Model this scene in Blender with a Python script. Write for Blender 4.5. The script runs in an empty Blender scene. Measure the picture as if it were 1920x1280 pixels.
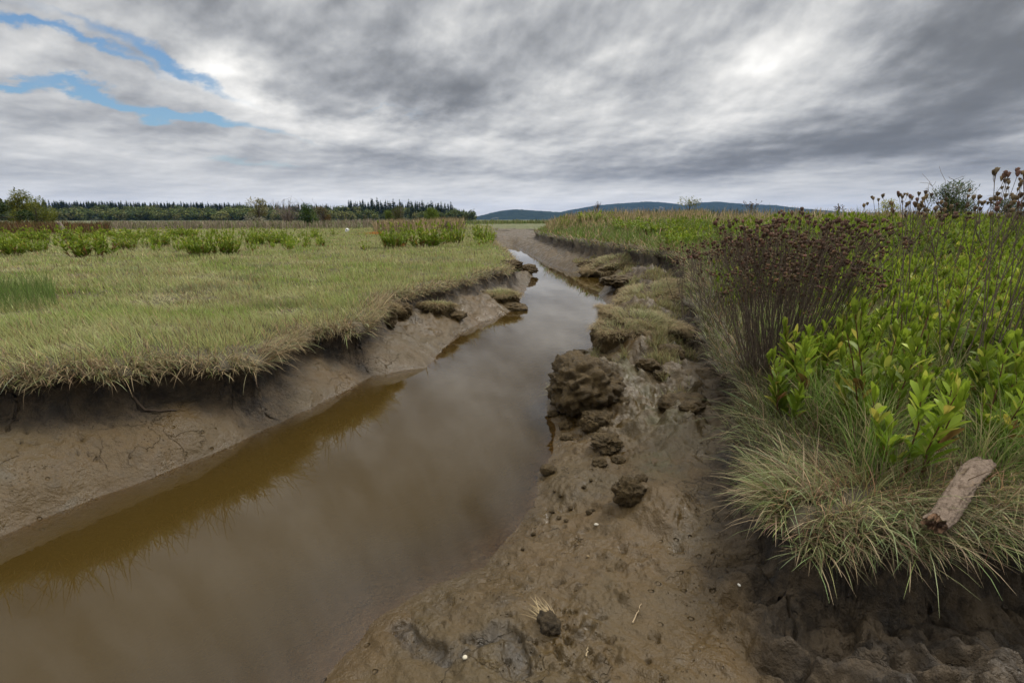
import bpy, math, random
import numpy as np
from mathutils import Matrix
R = math.radians
rng = np.random.default_rng(7)
random.seed(7)
C = bpy.context.scene.collection
H = 1.75
F = 960.0
PITCH = math.atan(228.0 / F)
cP, sP = math.cos(PITCH), math.sin(PITCH)

def ray(u, v):
    x = (u - 960) / F; y = (640 - v) / F
    return x, cP + sP * y, -sP + cP * y
def at(u, v, z=0.0):
    x, f, d = ray(u, v)
    t = (z - H) / d
    return (x * t, f * t)
def at_dist(u, v, Y):
    x, f, d = ray(u, v)
    t = Y / f
    return (x * t, Y, H + d * t)
def upx(X, Y, z=0.7):
    d = np.asarray(z) - H
    f = cP * np.asarray(Y) - sP * d
    return 960 + F * np.asarray(X) / np.maximum(f, .05)

# ------------------------------------------------------------------ numpy noise
_perm = {}
def _tab(seed):
    if seed not in _perm:
        g = np.random.default_rng(1000 + seed)
        p = g.permutation(512)
        a = g.uniform(0, 2 * np.pi, 512)
        _perm[seed] = (np.concatenate([p, p]), np.cos(a), np.sin(a), g.uniform(-1, 1, 512))
    return _perm[seed]
def pn(x, y, seed=0):
    p, gx, gy, _ = _tab(seed)
    xi = np.floor(x).astype(np.int64); yi = np.floor(y).astype(np.int64)
    xf = x - xi; yf = y - yi
    u = xf * xf * xf * (xf * (xf * 6 - 15) + 10); v = yf * yf * yf * (yf * (yf * 6 - 15) + 10)
    def g(ix, iy, dx, dy):
        h = p[(p[ix & 511] + iy) & 511]
        return gx[h] * dx + gy[h] * dy
    a = g(xi, yi, xf, yf); b = g(xi + 1, yi, xf - 1, yf)
    c = g(xi, yi + 1, xf, yf - 1); d = g(xi + 1, yi + 1, xf - 1, yf - 1)
    return 1.5 * ((a + u * (b - a)) + v * ((c + u * (d - c)) - (a + u * (b - a))))
def fbm(x, y, oct=4, seed=0, ridged=False):
    s = 0; a = 1.0; tot = 0
    for i in range(oct):
        n = pn(x, y, seed + i)
        if ridged: n = 1 - 2 * np.abs(n)
        s = s + a * n; tot += a
        a *= .5; x = x * 2.03 + 5.3; y = y * 2.03 - 3.7
    return s / tot
def n3(p, seed=0):
    _, _, _, val = _tab(seed); q = _tab(seed)[0]
    i = np.floor(p).astype(np.int64); f = p - i; w = f * f * (3 - 2 * f)
    out = 0
    for dx in (0, 1):
        for dy in (0, 1):
            for dz in (0, 1):
                h = q[(q[(q[(i[:, 0] + dx) & 511] + i[:, 1] + dy) & 511] + i[:, 2] + dz) & 511]
                out = out + val[h] * (w[:, 0] if dx else 1 - w[:, 0]) * (w[:, 1] if dy else 1 - w[:, 1]) * (w[:, 2] if dz else 1 - w[:, 2])
    return out
def fbm3(p, oct=4, seed=0, ridged=False):
    s = 0; a = 1; tot = 0
    for k in range(oct):
        n = n3(p, seed + k)
        if ridged: n = 1 - 2 * np.abs(n)
        s = s + a * n; tot += a; a *= .5; p = p * 2.1 + 3.1
    return s / tot
def ss(a, b, x):
    t = np.clip((x - a) / (b - a), 0, 1)
    return t * t * (3 - 2 * t)

# ------------------------------------------------------------------ mesh builder
class MB:
    def __init__(s):
        s.v = []; s.f = []; s.c = []; s.n = 0
    def add(s, v, f, c=None):
        v = np.asarray(v, float).reshape(-1, 3)
        f = np.asarray(f, np.int64)
        s.v.append(v); s.f.append(f + s.n); s.n += len(v)
        if c is None: c = (.5, .5, .5)
        c = np.asarray(c, float)
        if c.ndim == 1: c = np.broadcast_to(c, (len(v), 3))
        s.c.append(c)
    def build(s, name, mat, parent=None, smooth=True, data_only=False):
        v = np.concatenate(s.v); c = np.concatenate(s.c)
        me = mesh_from(name, v, s.f, c, smooth)
        me.materials.append(mat)
        if data_only: return me
        return link(name, me, parent)
def mesh_from(name, v, flist, col=None, smooth=True):
    me = bpy.data.meshes.new(name)
    me.vertices.add(len(v)); me.vertices.foreach_set('co', v.astype(np.float32).ravel())
    ls = []; tot = []
    for f in flist:
        ls.append(f.ravel()); tot.append(np.full(len(f), f.shape[1], np.int64))
    ls = np.concatenate(ls); tot = np.concatenate(tot)
    me.loops.add(len(ls)); me.loops.foreach_set('vertex_index', ls.astype(np.int32))
    me.polygons.add(len(tot))
    st = np.concatenate([[0], np.cumsum(tot)[:-1]])
    me.polygons.foreach_set('loop_start', st.astype(np.int32))
    me.polygons.foreach_set('use_smooth', np.full(len(tot), smooth))
    me.update(calc_edges=True)
    if col is not None: set_col(me, 'col', col)
    return me
def set_col(me, name, col):
    a = me.attributes.new(name, 'FLOAT_COLOR', 'POINT')
    a.data.foreach_set('color', np.concatenate([col, np.ones((len(col), 1))], 1).astype(np.float32).ravel())
def link(name, me, parent=None):
    o = bpy.data.objects.new(name, me); C.objects.link(o)
    if parent is not None: o.parent = parent
    return o
def tag(o, label=None, cat=None, group=None, kind=None):
    if label: o['label'] = label
    if cat: o['category'] = cat
    if group: o['group'] = group
    if kind: o['kind'] = kind
    return o
def thing(name, label, cat, loc=(0, 0, 0), rz=0, group=None, scale=1):
    o = bpy.data.objects.new(name, None); C.objects.link(o)
    o.location = loc; o.rotation_euler = (0, 0, rz)
    o.scale = scale if hasattr(scale, '__len__') else (scale,) * 3
    o.empty_display_size = .1
    return tag(o, label, cat, group)

# ribbons: blades of grass and leaves
def ribbons(mb, base, az, tilt, curl, L, W, prof, col, col2=None, fold=0.0, twist=None, cexp=1.0):
    N = len(base); K = len(prof); seg = K - 1
    t = np.linspace(0, 1, K)
    az = np.asarray(az); tw = az if twist is None else az + twist
    pos = np.zeros((N, K, 3)); pos[:, 0] = base
    nr = np.zeros((N, K, 3))
    for k in range(K):
        ph = tilt + curl * (t[k] ** cexp)
        d = np.stack([np.sin(ph) * np.cos(az), np.sin(ph) * np.sin(az), np.cos(ph)], 1)
        if k < seg: pos[:, k + 1] = pos[:, k] + d * (L / seg)[:, None]
        nr[:, k] = np.stack([-np.cos(ph) * np.cos(az), -np.cos(ph) * np.sin(az), np.sin(ph)], 1)
    wv = np.stack([-np.sin(tw), np.cos(tw), np.zeros(N)], 1)
    half = (np.asarray(prof)[None, :] * (W / 2)[:, None])[:, :, None] * wv[:, None, :]
    cc = col[:, None, :] * np.ones((1, K, 1)) if col2 is None else col[:, None, :] * (1 - t)[None, :, None] + col2[:, None, :] * t[None, :, None]
    if fold:
        lift = nr * (np.asarray(prof)[None, :] * W[:, None] * fold)[:, :, None]
        V = np.stack([pos - half + lift, pos, pos + half + lift], 2)
        nc = 3
    else:
        V = np.stack([pos - half, pos + half], 2); nc = 2
    V = V.reshape(N, K * nc, 3)
    fs = []
    for k in range(seg):
        for j in range(nc - 1):
            a = k * nc + j
            fs.append([a, a + 1, a + nc + 1, a + nc])
    fs = np.array(fs)
    Fc = (np.arange(N)[:, None, None] * (K * nc) + fs[None]).reshape(-1, 4)
    mb.add(V.reshape(-1, 3), Fc, np.repeat(cc, nc, 1).reshape(-1, 3))
def tubes(mb, paths, rad, sides, col):
    paths = np.asarray(paths, float); rad = np.asarray(rad, float)
    N, K, _ = paths.shape
    if rad.ndim == 1: rad = np.broadcast_to(rad, (N, K))
    d = np.gradient(paths, axis=1); d /= np.linalg.norm(d, axis=2, keepdims=True) + 1e-9
    up = np.where(np.abs(d[..., 2:3]) > .9, np.array([1., 0, 0]), np.array([0, 0, 1.]))
    a = np.cross(d, up); a /= np.linalg.norm(a, axis=2, keepdims=True) + 1e-9
    b = np.cross(d, a)
    an = np.arange(sides) * 2 * np.pi / sides
    V = paths[:, :, None, :] + rad[:, :, None, None] * (np.cos(an)[None, None, :, None] * a[:, :, None, :] + np.sin(an)[None, None, :, None] * b[:, :, None, :])
    fs = []
    for k in range(K - 1):
        for j in range(sides):
            j2 = (j + 1) % sides
            fs.append([k * sides + j, k * sides + j2, (k + 1) * sides + j2, (k + 1) * sides + j])
    fs = np.array(fs)
    Fc = (np.arange(N)[:, None, None] * (K * sides) + fs[None]).reshape(-1, 4)
    col = np.asarray(col, float)
    if col.ndim == 2: col = np.repeat(col, K * sides, 0)
    mb.add(V.reshape(-1, 3), Fc, col)
def cvar(base, n, v=.2, hue=.08):
    b = np.asarray(base, float)
    return np.clip(b[None] * (1 + rng.normal(0, v, (n, 1))) * (1 + rng.normal(0, hue, (n, 3))), .004, .9)
def mixc(a, b, t):
    return np.asarray(a)[None] * (1 - t[:, None]) + np.asarray(b)[None] * t[:, None]

# ------------------------------------------------------------------ materials
def newmat(name):
    m = bpy.data.materials.new(name); m.use_nodes = True
    nt = m.node_tree; nt.nodes.clear()
    return m, nt
class N:
    def __init__(s, nt): s.nt = nt
    def __call__(s, t, ins=None, **kw):
        n = s.nt.nodes.new('ShaderNode' + t)
        for k, v in kw.items(): setattr(n, k, v)
        for k, v in (ins or {}).items():
            if isinstance(v, bpy.types.NodeSocket): s.nt.links.new(v, n.inputs[k])
            else: n.inputs[k].default_value = v
        return n
    def m(s, op, a, b=None, c=None, clamp=False):
        ins = {0: a}
        if b is not None: ins[1] = b
        if c is not None: ins[2] = c
        return s('Math', ins, operation=op, use_clamp=clamp).outputs[0]
    def mix(s, f, a, b):
        n = s.nt.nodes.new('ShaderNodeMix'); n.data_type = 'RGBA'
        for i, v in ((0, f), (6, a), (7, b)):
            if isinstance(v, bpy.types.NodeSocket): s.nt.links.new(v, n.inputs[i])
            else: n.inputs[i].default_value = v if i == 0 else (*v, 1) if len(v) == 3 else v
        return n.outputs[2]
    def sm(s, x, a, b):
        n = s('MapRange', {0: x, 1: a, 2: b, 3: 0.0, 4: 1.0}, interpolation_type='SMOOTHSTEP')
        return n.outputs[0]
    def noise(s, vec, scale, detail=4, rough=.55, dist=0.0):
        return s('TexNoise', {'Vector': vec, 'Scale': scale, 'Detail': detail, 'Roughness': rough, 'Distortion': dist}).outputs[0]

def plant_mat(name, transl=.3, rough=.55, spec=.3):
    m, nt = newmat(name); n = N(nt)
    a = n('Attribute', attribute_name='col').outputs['Color']
    p = n('BsdfPrincipled', {'Base Color': a, 'Roughness': rough, 'Specular IOR Level': spec})
    out = n('OutputMaterial')
    if transl:
        t = n('BsdfTranslucent', {'Color': a})
        x = n('MixShader', {0: transl, 1: p.outputs[0], 2: t.outputs[0]})
        nt.links.new(x.outputs[0], out.inputs[0])
    else:
        nt.links.new(p.outputs[0], out.inputs[0])
    return m
M_GRASS = plant_mat('grass_blade', .35, .6, .25)
M_LEAF = plant_mat('leaf', .42, .5, .25)
M_FAR = plant_mat('far_foliage', .2, .9, .08)
M_DRY = plant_mat('dry_plant', .1, .8, .15)
M_STEM = plant_mat('stem', 0, .7, .2)

def soil_mat(name, c1, c2, scale, bump=.6, rough=.8):
    m, nt = newmat(name); n = N(nt)
    v = n('TexCoord').outputs['Object']
    a = n.noise(v, scale, 8, .65)
    b = n.noise(v, scale * 6, 6, .7)
    col = n.mix(n.sm(a, .35, .65), c1, c2)
    h = n.m('ADD', a, n.m('MULTIPLY', b, .45))
    bp = n('Bump', {'Height': h, 'Strength': bump, 'Distance': .05})
    p = n('BsdfPrincipled', {'Base Color': col, 'Roughness': rough, 'Specular IOR Level': .3, 'Normal': bp.outputs[0]})
    nt.links.new(p.outputs[0], n('OutputMaterial').inputs[0])
    return m
M_CLOD = soil_mat('crumbly_mud', (.052, .034, .012), (.108, .072, .028), 12, 1.0, .7)
M_PEAT = soil_mat('peat', (.035, .025, .013), (.10, .07, .035), 14, 1.0)
M_BARKT = soil_mat('tree_bark', (.05, .04, .03), (.12, .10, .08), 14)
M_WEATHER = soil_mat('weathered_wood', (.13, .10, .08), (.25, .20, .16), 20)

# ground
def ground_mat():
    m, nt = newmat('marsh_ground'); n = N(nt)
    pos = n('NewGeometry').outputs['Position']
    z = n('SeparateColor', {0: n('Attribute', attribute_name='zone').outputs['Color']})
    turf, wall, alg = z.outputs[0], z.outputs[1], z.outputs[2]
    z2 = n('SeparateColor', {0: n('Attribute', attribute_name='zone2').outputs['Color']})
    silt, cover = z2.outputs[0], z2.outputs[1]
    big = n.noise(pos, .9, 5, .6, .4)
    med = n.noise(pos, 5, 7, .62)
    fine = n.noise(pos, 45, 6, .65)
    mud = n.mix(n.sm(big, .35, .65), (.080, .0465, .0108), (.068, .046, .0150))
    mud = n.mix(n.m('MULTIPLY', n.sm(med, .52, .72), .7), mud, (.050, .034, .015))
    mud = n.mix(n.m('MULTIPLY', n.sm(fine, .55, .8), .5), mud, (.050, .032, .013))
    mud = n.mix(n.m('MULTIPLY', n.sm(n.noise(pos, 2.3, 6, .6, .8), .60, .72), .5), mud, (.078, .066, .044))
    mud = n.mix(n.m('MULTIPLY', silt, n.sm(n.noise(pos, 12, 6, .7), .3, .55)), mud, (.050, .043, .034))
    mud = n.mix(n.m('MULTIPLY', n.m('SUBTRACT', 1.0, n.sm(n('SeparateXYZ', {0: pos}).outputs[2], -.01, .06)), .35), mud, (.05, .03, .012))
    # thin film of green algae in patches
    ag = n.m('MULTIPLY', alg, n.sm(n.noise(pos, 7, 7, .7), .38, .62))
    mud = n.mix(n.m('MULTIPLY', ag, .8), mud, (.065, .062, .018))
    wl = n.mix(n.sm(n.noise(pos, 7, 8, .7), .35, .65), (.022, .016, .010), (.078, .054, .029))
    col = n.mix(wall, mud, wl)  # wall mask also carries the shade painted on the lower-right mud
    tf = n.mix(n.sm(n.noise(pos, 1.3, 8, .65), .35, .65), (.085, .105, .034), (.125, .120, .05))
    tf = n.mix(cover, n.mix(n.noise(pos, 20, 6, .7), (.03, .024, .012), (.10, .08, .04)), tf)
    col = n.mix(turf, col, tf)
    # worm holes and pits
    vor = n('TexVoronoi', {'Vector': pos, 'Scale': 11.0}, feature='F1').outputs['Distance']
    gate = n.sm(n.noise(pos, 1.7, 4, .5), .48, .60)
    pit = n.m('MULTIPLY', n.m('SUBTRACT', 1.0, n.sm(vor, .08, .17)), gate)
    vor2 = n('TexVoronoi', {'Vector': pos, 'Scale': 38.0}, feature='F1').outputs['Distance']
    pit2 = n.m('MULTIPLY', n.m('SUBTRACT', 1.0, n.sm(vor2, .08, .2)), n.sm(n.noise(pos, 3.1, 3, .5), .5, .62))
    pits = n.m('MAXIMUM', pit, n.m('MULTIPLY', pit2, .7))
    # shrinkage cracks
    wv = n('VectorMath', {0: pos, 1: n('TexNoise', {'Vector': pos, 'Scale': 3.0, 'Detail': 5.0}).outputs['Color']}, operation='ADD').outputs[0]
    ed = n('TexVoronoi', {'Vector': wv, 'Scale': 1.6}, feature='DISTANCE_TO_EDGE').outputs['Distance']
    crk = n.m('MULTIPLY', n.m('SUBTRACT', 1.0, n.sm(ed, .002, .010)), n.sm(n.noise(pos, 1.1, 3, .5), .48, .54))
    notturf = n.m('SUBTRACT', 1.0, turf)
    dent = n.m('MULTIPLY', n.m('MAXIMUM', pits, crk), notturf)
    h = n.m('ADD', n.m('MULTIPLY', med, n.m('ADD', .045, n.m('MULTIPLY', wall, .06))), n.m('MULTIPLY', fine, n.m('ADD', .009, n.m('MULTIPLY', wall, .012))))
    h = n.m('ADD', h, n.m('MULTIPLY', n.noise(pos, 170, 3, .6), .0022))
    h = n.m('SUBTRACT', h, n.m('MULTIPLY', dent, .022))
    bp = n('Bump', {'Height': h, 'Strength': 1.0, 'Distance': 1.0})
    wet = n.sm(n.noise(pos, 3.0, 5, .6), .4, .68)
    rg = n.m('ADD', .56, n.m('MULTIPLY', wet, -.30))
    zz = n('SeparateXYZ', {0: pos}).outputs[2]
    near = n.m('SUBTRACT', 1.0, n.sm(zz, .0, .09))      # wave-wet rim of the water
    rg = n.m('SUBTRACT', rg, n.m('MULTIPLY', near, .14))
    rg = n.m('ADD', rg, n.m('MULTIPLY', n.m('MAXIMUM', wall, turf), .3), clamp=True)
    p = n('BsdfPrincipled', {'Base Color': col, 'Roughness': rg, 'Specular IOR Level': .5, 'Normal': bp.outputs[0]})
    nt.links.new(p.outputs[0], n('OutputMaterial').inputs[0])
    return m
def water_mat():
    m, nt = newmat('silty_water'); n = N(nt)
    pos = n('NewGeometry').outputs['Position']
    dep = n('SeparateColor', {0: n('Attribute', attribute_name='col').outputs['Color']}).outputs[0]
    h = n.noise(pos, 2.2, 3, .5); h2 = n.noise(pos, 14, 2, .5)
    bp = n('Bump', {'Height': n.m('ADD', h, n.m('MULTIPLY', h2, .12)), 'Strength': .07, 'Distance': .015})
    silt = n.mix(n.noise(pos, .8, 3, .5, .6), (.046, .0285, .0062), (.056, .036, .009))
    dif = n('BsdfDiffuse', {'Color': silt})
    tr = n('BsdfTransparent', {'Color': (.9, .8, .62, 1)})
    body = n('MixShader', {0: dep, 1: tr.outputs[0], 2: dif.outputs[0]})
    gl = n('BsdfGlossy', {'Color': (1, 1, 1, 1), 'Roughness': .018, 'Normal': bp.outputs[0]})
    fr = n('Fresnel', {'IOR': 1.48, 'Normal': bp.outputs[0]})
    x = n('MixShader', {0: fr.outputs[0], 1: body.outputs[0], 2: gl.outputs[0]})
    nt.links.new(x.outputs[0], n('OutputMaterial').inputs[0])
    return m

# ------------------------------------------------------------------ plan of the creek
Lw_px = [(0, 1003), (200, 925), (400, 850), (530, 790), (640, 735), (700, 705), (740, 697), (800, 688), (830, 655), (860, 625),
         (900, 605), (950, 588), (970, 570), (988, 540), (999, 515), (985, 500), (962, 486), (946, 462)]
Rw_px = [(600, 1290), (700, 1165), (800, 1105), (900, 1062), (955, 1010), (1000, 950), (1012, 885), (1032, 850), (1042, 805), (1025, 770),
         (1038, 715), (1065, 680), (1108, 650), (1125, 622), (1142, 592), (1140, 572), (1122, 552), (1138, 535), (1140, 521), (1090, 513),
         (1060, 506), (1030, 496), (1000, 481), (978, 470), (962, 460)]
Lb_px = [(0, 707), (120, 708), (250, 703), (330, 688), (430, 678), (500, 662), (556, 618), (640, 610), (690, 606), (712, 580), (716, 562),
         (745, 553), (800, 543), (850, 529), (905, 515), (955, 503), (968, 490), (955, 473), (934, 459), (926, 448), (930, 440)]
Lw = [(-14, -9), (-8, -2.5), (-4.6, 1.1)] + [at(u, v) for u, v in Lw_px]
Rw = [(-5, -9), (-3, -2), (-1.3, .8)] + [at(u, v) for u, v in Rw_px]
Lb = [(-16, -9), (-10.5, -1.5), (-7, 2.0), (-5.4, 3.3)] + [at(u, v, .62 + max(0, (300 - u) / 300) * .13) for u, v in Lb_px] + [(-2.2, 53), (-6, 58), (-30, 62)]
Rb = [(13, -9), (12, 1.2), (7, 2.1), (3, 1.78), (2.1, 1.70), (1.58, 1.66), (1.3, 1.62), (1.10, 1.75), (1.14, 2.1), (1.27, 2.47), (1.58, 3.36),
      (1.88, 4.63), (2.35, 6.4), (2.9, 8.2), (3.45, 10.2), (3.9, 12), (3.75, 13.2), (3.65, 15), (3.6, 17), (3.05, 18.7), (2.65, 21), (2.2, 26), (1.8, 31), (1.6, 37), (2.3, 44), (3.2, 56), (2.0, 70), (-8, 76), (-30, 78)]
WATER = np.array(Lw + Rw[::-1]); MUD = np.array(Lb + Rb[::-1])
def poly_sd(P, x, y, nL):
    n = len(P); A = P; B = np.roll(P, -1, 0)
    best = np.full(x.shape, 1e18); cx = np.zeros_like(x); cy = np.zeros_like(x); left = np.zeros(x.shape, bool)
    ins = np.zeros(x.shape, bool)
    for i in range(n):
        ax, ay = A[i]; bx, by = B[i]
        dx, dy = bx - ax, by - ay
        t = np.clip(((x - ax) * dx + (y - ay) * dy) / (dx * dx + dy * dy), 0, 1)
        qx = ax + t * dx; qy = ay + t * dy
        d = (x - qx) ** 2 + (y - qy) ** 2
        m = d < best
        best = np.where(m, d, best); cx = np.where(m, qx, cx); cy = np.where(m, qy, cy); left = np.where(m, i < nL, left)
        if ay != by:
            ins ^= ((ay > y) != (by > y)) & (x < (bx - ax) * (y - ay) / (by - ay) + ax)
    d = np.sqrt(best)
    return np.where(ins, -d, d), cx, cy, left

BUMPS = [  # X, Y, sx, sy, height : smooth mud knolls
    (*at(1240, 905, .33), .20, .22, .13), (*at(1165, 700, .3), .25, .33, .22), (*at(1060, 900, .1), .12, .2, .07),
    (*at(1290, 780, .3), .25, .25, .12), (*at(1195, 640, .3), .34, .6, .27), (*at(1185, 580, .3), .40, .9, .27),
    (*at(1205, 530, .3), .5, 1.2, .26), (*at(1120, 725, .2), .22, .34, .16), (*at(1180, 510, .2), .4, .6, .1), (*at(1300, 690, .3), .3, .35, .15),
    (*at(830, 600, .2), .4, .5, .10), (*at(940, 545, .2), .3, .7, .14), (*at(990, 515, .1), .25, .8, .14), (*at(880, 570, .2), .4, .6, .12),
    (1.25, 1.25, .25, .18, .16), (1.65, 1.2, .3, .2, .12), (.98, 1.5, .12, .25, .08)]
GULLY = [(750, 1170), (790, 1215), (850, 1240), (890, 1225), (940, 1205), (968, 1225), (975, 1290)]
GULLY = np.array([at(u, v, .06) for u, v in GULLY])
PF_S = np.array([-3., -.22, -.07, -.02, .025, .06, .10, .15, .24, .40, 9e3])
PF_O = np.array([-3., -.22, .08, .14, .10, -.04, -.06, .015, .18, .40, 9e3])
PF_F = np.array([0, 0, .06, .40, .62, .70, .84, .94, .985, 1, 1.])
def seg_d(P, x, y):
    b = np.full(x.shape, 1e9)
    for (ax, ay), (bx, by) in zip(P[:-1], P[1:]):
        dx, dy = bx - ax, by - ay
        t = np.clip(((x - ax) * dx + (y - ay) * dy) / (dx * dx + dy * dy), 0, 1)
        b = np.minimum(b, np.hypot(x - ax - t * dx, y - ay - t * dy))
    return b
def land_(dw): return ss(.02, .2, dw)
def terrain(x, y, full=False):
    x = np.asarray(x, float); y = np.asarray(y, float)
    r = np.hypot(x, y)
    damp = 1 / (1 + np.maximum(r - 60, 0) / 60)
    wx = x + .20 * fbm(x / 1.1, y / 1.1, 2, 11) + .07 * fbm(x / .22, y / .22, 2, 13)
    wy = y + .20 * fbm(x / 1.1, y / 1.1, 2, 17) + .07 * fbm(x / .22, y / .22, 2, 19)
    sd, cx, cy, left = poly_sd(MUD, wx, wy, len(Lb))
    k = .035 + .02 * ss(3, 10, y)
    dw, _, _, _ = poly_sd(WATER, x + k * fbm(x / .35, y / .35, 3, 23), y + k * fbm(x / .35, y / .35, 3, 29), len(Lw))
    s = sd
    nx = np.where(s > 0, cx - wx, wx - cx) / (np.abs(s) + 1e-6); ny = np.where(s > 0, cy - wy, wy - cy) / (np.abs(s) + 1e-6)
    db = np.abs(s)
    # mud
    farf = ss(4, 14, y)
    zl = .48 * (1 - np.exp(-np.maximum(dw, 0) / (.30 + .65 * ss(4.2, 9, y))))
    zr = (.24 + .26 * ss(4, 13, y)) * (1 - np.exp(-np.maximum(dw, 0) / (.75 - .25 * ss(8, 15, y))))
    zm = np.where(left, zl, zr)
    zm = zm + np.where(dw < 0, -.38 * (1 - np.exp(np.minimum(dw, 0) / (.85 + 1.6 * np.exp(-(seg_d(np.array(Rw[:14]), x, y) / .7) ** 2) * ss(3.6, 2, y)))), 0)
    for bx, by, sx, sy, h in BUMPS:
        zm = zm + h * np.exp(-((x - bx) / sx) ** 2 - ((y - by) / sy) ** 2) * ss(0, .12, dw)
    land = ss(-.05, .15, dw)
    slump = np.where(left, .95 * ss(5.4, 7.5, y), ss(2.9, 4.2, y) * (.75 + .25 * ss(8, 5, y)) + .9 * ss(.75, .95, x) * ss(2.4, 1.7, y) + .35 * ss(.7, 1.1, x)) * ss(70, 30, y)
    slump = np.clip(slump, 0, 1.1) * ss(.05, .35, dw)
    bil = np.abs(fbm(x / .34, y / .34, 3, 31)) * 2.2 - .45
    bil2 = np.abs(fbm(x / .13, y / .13, 3, 37)) * 2.2 - .45
    pzn = ss(.8, 1.0, x) * ss(2.3, 1.9, y) * np.where(left, 0, 1)
    zm = zm + pzn * (.022 * fbm(x / .07, y / .09, 4, 34, True) - .05 * np.exp(-(fbm(x / .3, y / .3, 3, 36) / .05) ** 2))
    zm = zm + slump * (.13 * fbm(x / .8, y / .8, 3, 33) + .085 * bil + .035 * bil2)
    pat = ss(.08, .3, fbm(x / .45, y / .45, 3, 39)) * land_(dw) * ss(7, 4, r)
    zm = zm + pat * (.022 * (np.abs(fbm(x / .075, y / .075, 2, 40)) * 2.4 - .3))
    pg = ss(-.1, .2, fbm(x / .7, y / .7, 2, 42)) * land_(dw) * ss(6, 4.5, r)
    zm = zm - pg * np.where(left, .055, .03) * ss(.34, .46, fbm(x / .085, y / .055, 3, 44))
    zm = zm + land * (.030 * fbm(x / .5, y / .5, 3, 41) + .014 * fbm(x / .13, y / .13, 3, 43) + .006 * fbm(x / .04, y / .04, 2, 47) * ss(8, 4, r))
    zm = zm + np.where(left, .4, 1) * .03 * land * fbm((x * .8 + y * .6) / .12, (y * .8 - x * .6) / .6, 3, 49) * ss(5, 3, r)
    gd = seg_d(GULLY, x + .06 * fbm(x / .1, y / .1, 4, 51), y + .05 * fbm(x / .1, y / .1, 4, 53))
    zm = zm - .028 * ss(.05, .03, gd) * ss(0.0, .12, dw + .1)
    # raised rim far bank of the side creek
    # marsh
    zL = .62 + .06 * ss(8, 40, y) + .15 * ss(-2.3, -3.4, x) * ss(6, 4.5, y) + .5 * np.exp(-((x + 4.5 + .0 * y) / 8) ** 2 - ((y - 50) / 9) ** 2) + .25 * np.exp(-((x + 20) / 14) ** 2 - ((y - 66) / 10) ** 2)
    zR = .62 + .36 * ss(6, 13, y) * ss(70, 45, y) + .30 * ss(.6, 5, s) * ss(5, 14, y) + .10 * ss(.3, 2.5, s) + .35 * ss(22, 36, y) * ss(.3, 3.0, s) * ss(90, 60, y)
    zM = np.where(left, zL, zR)
    zM = zM + damp * (.06 * fbm(x / 1.6, y / 1.6, 3, 61) + .035 * fbm(x / .4, y / .4, 3, 67))
    zM = np.where(r > 85, zM * ss(140, 85, r) + .62 * (1 - ss(140, 85, r)), zM)
    und = np.clip(.75 + .8 * fbm(x / 1.4, y / 1.4, 2, 71), .1, 1.25)
    und = np.where(left, und, und * (.6 + .4 * ss(2.5, 4, y)))
    und = und * np.where(left, ss(6.5, 5.8, y) * .75 + .35, 1)
    o = np.interp(s, PF_S, PF_O); f = np.interp(s, PF_S, PF_F)
    straight = np.interp(s, [-3, -.22, -.05, .08, .22, .40, 9e3], [-3, -.22, -.06, .06, .21, .40, 9e3])
    o = straight * (1 - und) + o * und
    rough = .035 * fbm(x / .12, (y + f * 2) / .12, 3, 73) * ss(-.2, -.04, s) * ss(.2, .1, s)
    o = o + rough
    px = x + nx * (s - o); py = y + ny * (s - o)
    z = zm * (1 - f) + zM * f
    if not full: return np.stack([px, py, z], -1)
    return np.stack([px, py, z], -1), dict(s=s, dw=dw, left=left, zM=zM, nx=nx, ny=ny, zm=zm)

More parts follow.
